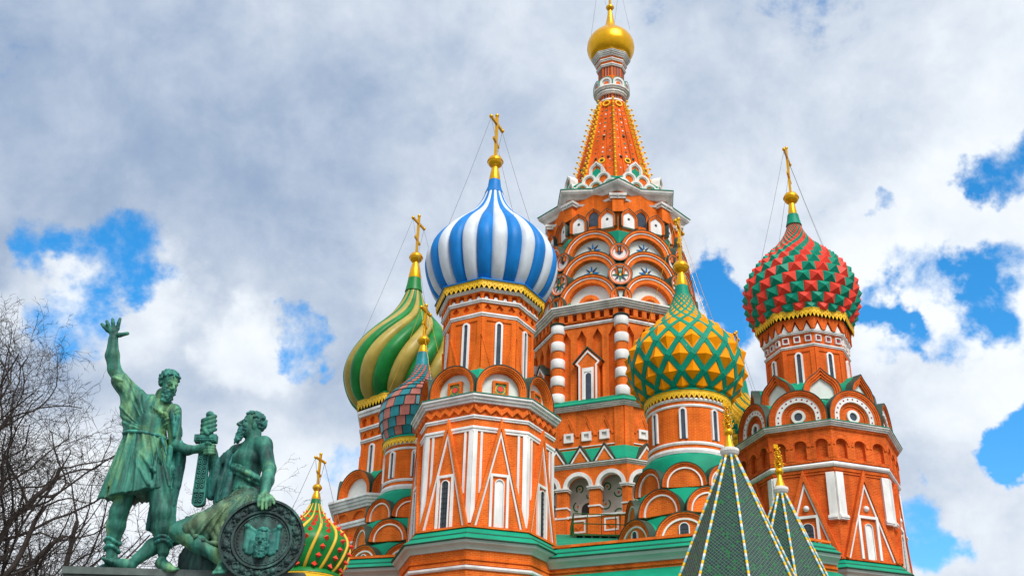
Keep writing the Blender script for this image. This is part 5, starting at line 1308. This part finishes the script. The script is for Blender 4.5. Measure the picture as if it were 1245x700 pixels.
def minin():
    T = thing('bronze_statue', 'green bronze statue of a standing bearded man in a belted tunic raising his arm', 'statue', tuple(MO), 'bronze figures of the monument')
    p = KP
    F = Field(.0135); Hh = Field(.0135); Bd = Field(.0135)
    head(F, Hh, Bd, S(199, 483, -.10), (.68, -.62, -.30), (.22, -.2, 1), .51, seed=3, beardlen=.14, hairfront=.42)
    F.chain([S(191, 499, 0), S(197, 479, -.05)], [9.5 * p, 7.8 * p], .05)
    # torso inside the clothes
    F.ell(S(186, 507, 0), (21 * p, 13 * p, 26 * p), None, .08); F.cap(S(183, 515), S(174, 575), 19 * p, 18 * p, .06)
    # raised arm and open hand
    F.chain([S(166, 482, 0), S(147, 463, -.06), S(139, 449, -.08), S(136.6, 432, -.10), S(137.5, 413, -.12)], [11 * p, 9.5 * p, 8.0 * p, 8.6 * p, 6.0 * p], .05)
    hand_open(F, S(137.6, 414, -.12), S(138, 404.5, -.13), [S(123.9, 394, -.16), S(129.8, 390.5, -.18), S(137, 388, -.18), S(146, 387.6, -.16)],
              [S(130.6, 401.3, -.14), S(133.6, 399.6, -.15), S(138.2, 398.8, -.15), S(142.8, 399.5, -.14)], [S(146, 407.2, -.16), S(155.2, 405.2, -.20)], 2.45 * p)
    # left arm reaching to the sword
    F.chain([S(211, 500, .06), S(213, 541, .06), S(228, 547, -.06), S(242, 545.5, -.10), S(248, 543, -.12)], [10 * p, 7.5 * p, 6.2 * p, 4.8 * p, 5.2 * p], .04)
    for i in range(4): y = 541 + i * 3.3; F.chain([S(249, y, -.13), S(254, y - .4, -.20), S(260, y + .2, -.14), S(261.5, y + .6, -.04)], [2.0 * p] * 3 + [1.6 * p], .01)
    F.chain([S(247, 541, -.14), S(252, 538.4, -.2), S(256, 539, -.22)], [2.3 * p, 2.1 * p, 1.7 * p], .015)
    # legs and feet
    F.chain([S(161, 585, .05), S(144.5, 622, -.02), S(141, 639, .05), S(137, 662, .10), S(136, 676, .10)], [13 * p, 10.8 * p, 11 * p, 7.6 * p, 6.6 * p], .05)
    F.chain([S(137, 684, .12), S(128, 690.5, .0), S(117, 692, -.06)], [7 * p, 5 * p, 3.4 * p], .05)
    F.chain([S(191, 575, -.02), S(197, 624, -.12), S(197.5, 642, -.06), S(199, 660, -.02), S(198.5, 671, -.02)], [15 * p, 12.6 * p, 12.4 * p, 8.2 * p, 6.8 * p], .05)
    F.chain([S(196, 684, -.02), S(203, 689, -.16), S(210, 691, -.26)], [7.2 * p, 5.6 * p, 3.6 * p], .05)
    for i in range(5): F.cap(S(205 + i * 1.6, 691 - i * .2, -.24 + i * .02), S(209 + i * 1.9, 692.6 - i * .4, -.32 + i * .03), 1.9 * p, 1.6 * p, .012)
    F.mesh('body', PAT, T); Hh.mesh('hair', PATB, T); Bd.mesh('beard', PATB, T)
    C = Field(.0135)
    C.ell(S(184, 506, 0), (25 * p, 17 * p, 29 * p), None, .08); C.cap(S(165, 486, 0), S(210, 501, .02), 11.5 * p, 10.5 * p, .08)
    C.chain([S(166, 485, 0), S(152, 470, -.04), S(146, 462.5, -.06)], [12.5 * p, 11.2 * p, 11.0 * p], .06)
    C.ell(S(176, 525, 0), (25.5 * p, 18 * p, 12 * p), None, .06); C.chain([S(157, 478, -.02), S(159, 500, 0), S(161, 522, 0)], [12 * p, 12.5 * p, 11 * p], .05)
    q = [S(147.5, 465, -.06) + np.array([11.5 * p * math.cos(t) * .9, 11.5 * p * math.sin(t), 11.5 * p * math.cos(t) * -.35]) for t in np.linspace(0, 2 * math.pi, 17)]; C.chain(q, 1.8 * p, .015)
    for i, (x0, y0, x1, y1) in enumerate(((196, 545, 206, 590), (192, 545, 186, 592), (168, 548, 188, 572), (160, 552, 180, 588))): C.cap(S(x0, y0, -.27), S(x1, y1, -.37), 1.8 * p, 2.4 * p, .03)
    C.cap(S(184, 494, -.22), S(203, 505, -.23), 2.6 * p, 2.4 * p, .02); C.cap(S(201, 503, -.24), S(204, 509, -.22), 2.6 * p, 1.4 * p, .02)
    def cut(X, Y, Z): 
        zl = S(127, 607)[2]; x = X / p; return Z - (zl + .012 * np.sin(x * .35) + np.clip((x + 72) / 82, 0, 1) ** 1.3 * 19 * p)
    a, b, c, d = S(177, 529), S(173, 552), S(169, 580), S(167, 612)
    C.skirt([(*a, 25.5 * p, 18 * p), (*b, 30 * p, 21 * p), (*c, 36.5 * p, 24 * p), (*d, 42 * p, 27 * p)], 1.0, ((6, .3, .075), (11, 2.0, .06), (17, .4, .035)), cut, .02)
    w_, u_ = S(180, 470), S(186, 540); f1 = fan(.026, w_[0], w_[2], 36, 5); f2 = fan(.020, u_[0], u_[2] + .15, 17, 8); zb_ = S(176, 531)[2]
    C.warp = lambda X, Y, Z: np.where(Z < zb_, f1(X, Y, Z), f2(X, Y, 2 * zb_ - Z))
    C.mesh('tunic', PAT, T)
    Bt = Field(.0135); q = []
    for i in range(25):
        t = 2 * math.pi * i / 24; q.append(S(176, 531, 0) + np.array([26 * p * math.cos(t), 18.5 * p * math.sin(t), -2.6 * p * math.cos(t)]))
    Bt.chain(q, 2.1 * p, .01); Bt.chain([S(197, 533, -.19), S(200, 541, -.2), S(202, 552, -.2)], [2.6 * p, 1.9 * p, 1.2 * p], .02); Bt.mesh('belt', PATB, T)
    K = Field(.016)
    for i, (pts, r) in enumerate((([(203, 494, .10), (213, 499, .08), (215, 528, .10)], 5.5), ([(207, 492, .0), (215, 508, -.02), (215.5, 530, .02)], 3.2), ([(209, 500, -.10), (211, 516, -.12), (212, 529, -.08)], 2.8), ([(219, 540, .0), (220, 560, .08), (214, 590, .14), (209, 612, .16)], 4.4), ([(223.5, 543, .06), (220, 568, .14), (213, 600, .18)], 3.6),
                                  ([(212, 538, .12), (211, 575, .18), (207, 620, .22), (205, 655, .24)], 6.5), ([(203, 540, .20), (203, 600, .25), (200, 652, .27)], 6.5), ([(207, 545, .0), (206, 570, .05), (203, 590, .1)], 4.5), ([(196, 520, .24), (194, 590, .28), (186, 640, .3)], 7.5))):
        K.chain([S(*q_) for q_ in pts], [r * p] * len(pts), .035)
    K.warp = folds(.02, (.09, .15), 8, .1); K.mesh('cloak', PATB, T)
    for leg in (0, 1):
     G = Field(.0135)
     for cx, cy, dy, rr in ((137.5, 658, .10, 8.8), (136.5, 667, .10, 8.2), (199, 655, -.04, 9.8), (198.8, 660, -.03, 9.2))[2 * leg:2 * leg + 2]:
        q = [S(cx, cy, dy) + np.array([rr * p * math.cos(t), rr * p * math.sin(t), .03 * math.sin(2 * t + cx) - .02 * math.cos(t)]) for t in np.linspace(0, 2 * math.pi, 17)]; G.chain(q, 2.0 * p, .02)
     G.mesh('leg_wrapping', PATB, T)
minin()

def pozharsky():
    T = thing('bronze_statue', 'green bronze statue of a seated bare chested bearded man looking up', 'statue', tuple(MO), 'bronze figures of the monument')
    p = KP
    F = Field(.0135); Hh = Field(.0135); Bd = Field(.0135)
    head(F, Hh, Bd, S(300.5, 533, -.02), (-.88, -.40, .22), (.2, .05, 1), .52, seed=7, beardlen=.26, hairfront=.60)
    F.chain([S(306, 556, .02), S(309, 526, .0)], [11 * p, 9 * p], .06)
    # bare chest, belly
    F.ell(S(303, 560, .03), (19.5 * p, 14.5 * p, 24 * p), None, .08); F.ell(S(295, 556, -.08), (12 * p, 7.5 * p, 8 * p), None, .09); F.ell(S(311, 555, -.09), (9.5 * p, 7 * p, 8 * p), None, .09)
    F.ell(S(299, 588, .04), (18 * p, 13 * p, 22 * p), None, .08); F.cap(S(300, 600, .05), S(303, 616, .05), 18 * p, 19 * p, .06)
    F.cap(S(288, 550, .2), S(320, 541, -.10), 10 * p, 11 * p, .07)
    # left arm resting on the shield
    F.ell(S(321, 542, -.14), (10.5 * p, 10.5 * p, 12.5 * p), None, .05)
    F.chain([S(322, 546, -.16), S(327.5, 570, -.22), S(325, 584, -.32), S(321.5, 600, -.46)], [9.6 * p, 8.0 * p, 7.8 * p, 5.4 * p], .05)
    F.ell(S(322, 603, -.50), (8 * p, 5.5 * p, 4.6 * p), None, .04)
    for i, (x, y1) in enumerate(((314.5, 615), (319, 618.5), (323.8, 618), (328.3, 614.5))): F.chain([S(x + .8, 603, -.54), S(x, 608.5, -.655), S(x - .2, y1, -.66)], [2.3 * p, 2.15 * p, 1.7 * p], .012)
    F.chain([S(329, 603, -.50), S(332.5, 607, -.56), S(333, 612, -.62)], [2.4 * p, 2.1 * p, 1.7 * p], .02)
    # right arm raised behind the sword, fist round the hilt
    F.chain([S(288, 550, .2), S(263, 573, .30), S(257, 552, .20), S(255, 533, .10), S(254, 524, .05)], [9.5 * p, 8 * p, 7.2 * p, 5.2 * p, 5.4 * p], .05)
    F.ell(S(253.5, 517, .06), (8 * p, 5.5 * p, 9.5 * p), None, .04)
    for i in range(4): y = 508 + i * 5.3; F.chain([S(247.2 - i * .5, y + 4.6, .0), S(247.5 - i * .4, y + 3.2, -.09), S(255, y + .4, -.125), S(261 - i * .3, y - 2.0, -.07), S(262, y - 2, .04)], [3.2 * p, 3.2 * p, 3.0 * p, 2.7 * p, 2.3 * p], .014)
    F.chain([S(252, 526, -.02), S(248, 521.5, -.12), S(252.5, 527.5, -.16)], [2.6 * p, 2.4 * p, 2.0 * p], .02)
    # near leg: thigh, shin, foot
    F.chain([S(306, 618, -.08), S(222, 644, -.38)], [17 * p, 12.2 * p], .06); F.ell(S(215.5, 645, -.40), (10 * p, 10.5 * p, 10.5 * p), None, .04)
    F.chain([S(217, 647, -.38), S(240, 660, -.40), S(262, 674, -.42), S(270, 682, -.42)], [10.4 * p, 10.2 * p, 7.4 * p, 6.4 * p], .05)
    F.chain([S(273, 686, -.40), S(270, 690, -.52), S(266, 693, -.62)], [6.2 * p, 6.0 * p, 4.6 * p], .05)
    for i in range(5): F.cap(S(262 + i * 3.0, 693.5 + .3 * (i % 2), -.62), S(259.5 + i * 3.4, 696.5 - .3 * i, -.70 + .02 * i), 2.0 * p, 1.8 * p, .012)
    # far leg stretched out to the left
    F.chain([S(290, 622, .12), S(236, 645, .12), S(206, 654, .10), S(186, 664, .06), S(166, 680, -.02)], [15 * p, 11 * p, 10.2 * p, 9.6 * p, 6.6 * p], .05)
    F.chain([S(159, 687, -.02), S(150, 686, -.06), S(136, 682, -.09)], [6.8 * p, 6.4 * p, 4.4 * p], .05)
    for i in range(5): F.cap(S(136 + i * .5, 682.2 + i * .8, -.16 + .035 * i), S(124.8 + i * 1.0, 678 + i * 1.5, -.2 + .04 * i), 2.3 * p - i * .003, 1.9 * p - i * .002, .012)
    F.mesh('body', PAT, T); Hh.mesh('hair', PATB, T); Bd.mesh('beard', PATB, T)
    # draped robe over the lap, sash, cloak hanging from the far shoulder
    C = Field(.0145)
    C.chain([S(303, 612, -.02), S(275, 628, -.22), S(243, 640, -.34), S(231, 643, -.37)], [21 * p, 19.5 * p, 15.5 * p, 13.6 * p], .06); C.cap(S(300, 606, .08), S(300, 622, .08), 21 * p, 24 * p, .06)
    C.chain([S(296, 622, .1), S(250, 640, .1), S(214, 648, .12)], [17 * p, 14 * p, 12 * p], .06)
    for x0, y0, x1, y1, r in ((252, 640, 262, 656, 5.5), (262, 640, 272, 658, 5.5), (272, 640, 281, 659, 5.5), (283, 640, 289, 660, 6), (243, 640, 252, 654, 5)): C.cap(S(x0, y0, -.42), S(x1, y1, -.40), r * p, r * .75 * p, .03)
    for x0, y0, x1, y1 in ((292, 606, 262, 622), (298, 610, 270, 640), (304, 614, 282, 650), (286, 604, 252, 622), (310, 612, 292, 655), (276, 612, 240, 632)): C.cap(S(x0, y0, -.30), S(x1, y1, -.46), 2.6 * p, 1.8 * p, .025)
    w_ = S(312, 592); C.warp = fan(.028, w_[0], w_[2], 22, 4); C.chain([S(227, 628, -.34), S(229, 636, -.54), S(236, 652, -.54), S(250, 658, -.50), S(270, 661.5, -.47), S(289, 664, -.40)], 2.3 * p, .02); C.mesh('robe', PATR, T)
    B = Field(.0135)
    B.chain([S(281, 566, .02), S(288, 570, -.16), S(299, 574, -.26), S(311, 580, -.26), S(320, 586, -.2)], [4 * p, 3.4 * p, 3.2 * p, 3.0 * p, 3 * p], .02); B.chain([S(282, 562, .0), S(292, 567, -.19), S(305, 574, -.25), S(318, 582, -.22)], [2.4 * p] * 4, .012); B.chain([S(281, 572, .0), S(290, 576, -.17), S(303, 583, -.23), S(318, 590, -.18)], [2.2 * p] * 4, .012)
    B.warp = folds(.006, (.07, .12), 4, 1.0)
    B.chain([S(280, 590, .05), S(292, 592, -.17), S(306, 594, -.2), S(318, 600, -.12)], [2.6 * p] * 4, .02); B.mesh('sash', PAT, T)
    K = Field(.016)
    for pts, r in (([(290, 547, .16), (277, 555, .10), (264, 566, .10), (260, 585, .12), (258, 602, .14)], 6), ([(291, 552, .10), (280, 565, .02), (270, 585, .02), (265, 610, .04)], 6), ([(292, 560, .04), (284, 578, -.02), (276, 600, -.06), (270, 616, -.08)], 6), ([(286, 552, .20), (272, 572, .22), (268, 600, .22)], 8), ([(292, 566, .1), (288, 590, .05), (282, 612, .0)], 7)):
        K.chain([S(*q) for q in pts], [r * p] * len(pts), .03)
    K.warp = folds(.02, (.08, .14), 3, .12); K.mesh('cloak', PATB, T)
    R_ = Field(.02)
    for x0, y0, d0, x1, y1, d1, r in ((240, 664, .2, 236, 692, .1, 14), (258, 668, .1, 254, 694, .0, 12), (275, 660, .25, 278, 692, .2, 18), (300, 650, .3, 302, 690, .3, 22), (228, 672, .25, 226, 692, .2, 8), (246, 660, -.05, 243, 694, -.05, 6), (222, 676, .1, 221, 692, .05, 5)): R_.cap(S(x0, y0, d0), S(x1, y1, d1), r * p, r * 1.05 * p, .05)
    R_.warp = folds(.014, (.12, .2), 6, .15); R_.mesh('draped_seat', PATD, T)
pozharsky()

# sword, shield and pedestal
def sword():
    T = thing('bronze_sword', 'ornate green bronze sword held upright between the two statues', 'sword', tuple(MO))
    a = Vector(S(254, 505, -.03)); b = Vector(S(241.5, 611, -.03)); ax = (a - b).normalized(); fr = Fr((0, 0, 0), 0)
    fr.o = b; fr.z = ax; fr.u = Vector((1, 0, 0)) - ax * ax.x; fr.u.normalize(); fr.w = fr.u.cross(fr.z); L = (a - b).length; p = KP
    e = lambda y: L * (611 - y) / 106.0
    mb = MB(); n = 10; pts = [(-8 * p * math.cos(math.pi * i / n), -5 * p * math.sin(math.pi * i / n)) for i in range(n + 1)] + [(5.8 * p, e(538)), (-5.8 * p, e(538))]
    prism(mb, fr, pts, -.05, .05)
    band(mb, fr, [(-5.2 * p, e(538)), (-7.2 * p, .02), (-4.5 * p, -3.2 * p), (0, -4.3 * p), (4.5 * p, -3.2 * p), (7.2 * p, .02), (5.2 * p, e(538))], 1.3 * p, .045, .07)
    rnd = random.Random(2); z = 2 * p
    while z < e(542):
        for sx in (-1, 1): disc_ring(mb, fr, sx * 2.6 * p, z, 1.1 * p, 2.3 * p, .045, .068, 0, 10)
        prism(mb, fr, [(-.9 * p, z + 3 * p), (0, z + 1.4 * p), (.9 * p, z + 3 * p), (0, z + 4.6 * p)], .045, .072); z += 6 * p
    box(mb, fr, -7.6 * p, 7.6 * p, e(600), e(596), -.06, .075)
    mb.build('scabbard', PATB, T)
    mb = MB(); box(mb, fr, -13.5 * p, 13.5 * p, e(538.5), e(530), -.085, .085); box(mb, fr, -12.3 * p, 12.3 * p, e(537.2), e(531.3), .08, .10)
    for i in range(7): disc_ring(mb, fr, (-9.6 + i * 3.2) * p, e(534.2), .5 * p, 1.5 * p, .095, .115, 0, 8)
    mb.build('crossguard', PATB, T)
    mb = MB(); tube(mb, [fr.P(0, e(531), 0), fr.P(0, e(512), 0), fr.P(0, e(507), 0)], [4 * p, 3.6 * p, 3.8 * p], 12); sphere(mb, fr.P(0.02, e(504), 0), 5.2 * p, 0, 14, 10, .9); mb.build('hilt', PATB, T)
sword()
def shield():
    T = thing('bronze_shield', 'round dark bronze shield with ornamented rim and a bearded face in relief', 'shield', tuple(MO))
    c = S(318.5, 656, -.60); p = KP; Rr = 49.3 * p; fr = Fr(tuple(c), R(2), R(6))
    mb = MB(); disc_ring(mb, fr, 0, 0, 0, Rr, -.05, .0, 0, 64); 
    for r0, r1, h in ((.945, 1.0, .055), (.66, .71, .045), (.60, .625, .02)): disc_ring(mb, fr, 0, 0, r0 * Rr, r1 * Rr, -.02, h, 0, 64)
    o = mb.build('disc', PATD, T)
    mb = MB(); F = Field(.012); n = 14
    for i in range(n):
        t = 2 * math.pi * (i + .5) / n; x, y = .825 * Rr * math.cos(t), .825 * Rr * math.sin(t)
        F.ell(fr.P(x, y, .01), (.055, .055, .055), None, .01)
        for j in range(7): q = 2 * math.pi * j / 7 + i; F.ell(fr.P(x + .062 * math.cos(q), y + .062 * math.sin(q), .0), (.026, .026, .03), None, .01)
        t2 = t + math.pi / n
        for s in (-1, 1):
            arc = [fr.P((.825 + .075 * s * math.sin(k * .9)) * Rr * math.cos(t2 + (k - 2) * .055), (.825 + .075 * s * math.sin(k * .9)) * Rr * math.sin(t2 + (k - 2) * .055), .005) for k in range(6)]; F.chain([np.array(q) for q in arc], .014, .006)
            F.ell(fr.P(.825 * Rr * math.cos(t2) + s * .03, .825 * Rr * math.sin(t2) + .05 * s, .005), (.03, .03, .03), None, .01)
    for i in range(40):
        t = 2 * math.pi * i / 40; F.ell(fr.P(.645 * Rr * math.cos(t) * .88, .645 * Rr * math.sin(t) * .88, .0), (.016, .016, .02), None, .005)
    F.mesh('rim_ornament', PATD, T)
    G = Field(.010); Hh = G; base = np.array(fr.P(.0, -.25, -.05))
    head(G, Hh, G, base, np.array(fr.w), np.array(fr.z), .46, seed=12, beardlen=.16, hairfront=.55)
    for s in (-1, 1): G.chain([np.array(fr.P(s * .10, .12, -.01)), np.array(fr.P(s * .16, -.04, .02)), np.array(fr.P(s * .16, -.24, .01))], [.05, .045, .03], .02)
    # the cloth behind, knotted at its two upper corners
    G.chain([np.array(fr.P(-.27, .24, .02)), np.array(fr.P(-.10, .13, .02)), np.array(fr.P(.08, .13, .02)), np.array(fr.P(.27, .20, .02))], [.035, .022, .022, .035], .02)
    for s, x in ((-1, -.27), (1, .27)):
        G.ell(fr.P(x, .22, .04), (.05, .05, .05), None, .01); G.cap(np.array(fr.P(x, .20, .02)), np.array(fr.P(x * 1.02, -.16, .01)), .034, .03, .02)
    for i in range(9): x = -.24 + i * .06; G.cap(np.array(fr.P(x, .13 + 1.1 * x * x, .0)), np.array(fr.P(x * .96, -.22 - .02 * (i % 2), .0)), .036 + .006 * (i % 2), None, .02)
    G.mesh('relief_face', PATB, T)
shield()
def pedestal():
    c0 = S(80, 694); c1 = S(352, 694); T = thing('stone_pedestal', 'grey green stone pedestal edge under the bronze statues', 'pedestal', (MO.x, MO.y, 0))
    x0, x1, z = c0[0], c1[0] + .3, MO.z - .005; fr = Fr((0, 0, 0), 0); mb = MB()
    box(mb, fr, x0, x1, z - .12, z, -1.6, .20); box(mb, fr, x0 + .06, x1 - .06, z - .30, z - .122, -1.54, .14); mb.build('plinth_slab', CON, T)
    mb = MB(); box(mb, fr, x0 + .25, x1 - .25, .6, z - .302, -1.4, -.02); box(mb, fr, x0 - .2, x1 + .2, 0, .598, -1.9, .4); mb.build('block', CON, T)
pedestal()
# ------------------------------------------------------------------ bare trees
def bare_tree(name_label, px, top_py, Y, spread, seed, lean=0.0, levels=4, dens=1.0, droop=0.0, lowfrac=.35, thick=1.0, bias=(0, 0, 0)):
    rnd = random.Random(seed); top = at(px, top_py, Y).z; base = Vector((at(px, 600, Y).x, Y, 0)); H = top
    T = thing('bare_tree', name_label, 'tree', tuple(base), 'leafless trees behind the monument')
    tr = MB(); cr = MB()
    def branch(p, d, L, r, lev, mb):
        n = max(3, int(L / (.35 if lev < 2 else .22))); pts = [p]; rad = [r]; dd = d.copy(); r1 = r * (.35 if lev else .45)
        for i in range(n):
            w = Vector((rnd.gauss(0, 1), rnd.gauss(0, 1), rnd.gauss(0, 1))) * (.12 if lev == 0 else .23)
            up = Vector((0, 0, .09 if lev < 3 else .05 - droop)); dd = (dd + w + up).normalized()
            p = p + dd * (L / n); pts.append(p); rad.append(r + (r1 - r) * (i + 1) / n)
            if lev < levels and (i + 1) / n > (.25 if lev else .12):
                k = 1 if rnd.random() < dens * (.85 if lev < 3 else .75) else 0
                if lev >= 2 and rnd.random() < .3 * dens: k += 1
                for _ in range(k):
                    a = Vector((rnd.gauss(0, 1), rnd.gauss(0, 1), rnd.gauss(0, .8))); a = (a - dd * a.dot(dd)); a.normalize(); t = rnd.uniform(.55, 1.1)
                    c = (dd * math.cos(t) + a * math.sin(t)).normalized(); f = 1 - .5 * (i + 1) / n
                    branch(p, c, L * rnd.uniform(.42, .66) * f * 1.15, max(.0055, rad[-1] * rnd.uniform(.40, .58)), lev + 1, tr if lev + 1 < 2 else cr)
        tube(mb, pts, rad, 7 if lev < 1 else (5 if lev < 2 else 3), 0, True, False)
    th = H * lowfrac; tp = [Vector((0, 0, 0)) + Vector((lean * t * th, 0, th * t)) + Vector((rnd.gauss(0, .04), rnd.gauss(0, .04), 0)) for t in np.linspace(0, 1, 7)]
    R0 = .26 * thick; tube(tr, tp, [R0 * (1.25 - .45 * i / 6) for i in range(7)], 9, 0, True, False)
    m = 11
    for i in range(m):
        a = 2 * math.pi * i / m + rnd.uniform(-.3, .3); el = rnd.uniform(.35, 1.25); L = (spread / max(.5, math.cos(el))) * rnd.uniform(.7, 1.0); L = min(L, (H - th) * 1.0 / max(.3, math.sin(el)))
        d = Vector((math.cos(a) * math.cos(el), math.sin(a) * math.cos(el), math.sin(el))) + Vector(bias)
        branch(tp[rnd.choice((4, 5, 6, 6))], d.normalized(), L, R0 * rnd.uniform(.38, .55), 0, tr)
    branch(tp[6], Vector((lean, 0, 1)).normalized(), (H - th) * .92, R0 * .6, 0, tr)
    tr.build('trunk', BARK, T); cr.build('twigs', BARK, T)
bare_tree('large leafless tree spreading in from the left edge', -45, 455, 27, 4.6, 11, 0, 4, 1.0, .055, .34, 1.0)
bare_tree('leafless tree with tangled branches low behind the standing statue', 75, 600, 34, 4.6, 5, 0, 4, .98, .05, .30, .9)
bare_tree('slender leafless tree with thin twigs behind the seated statue', 284, 575, 38, 2.7, 23, 0, 4, .85, .10, .45, .5)
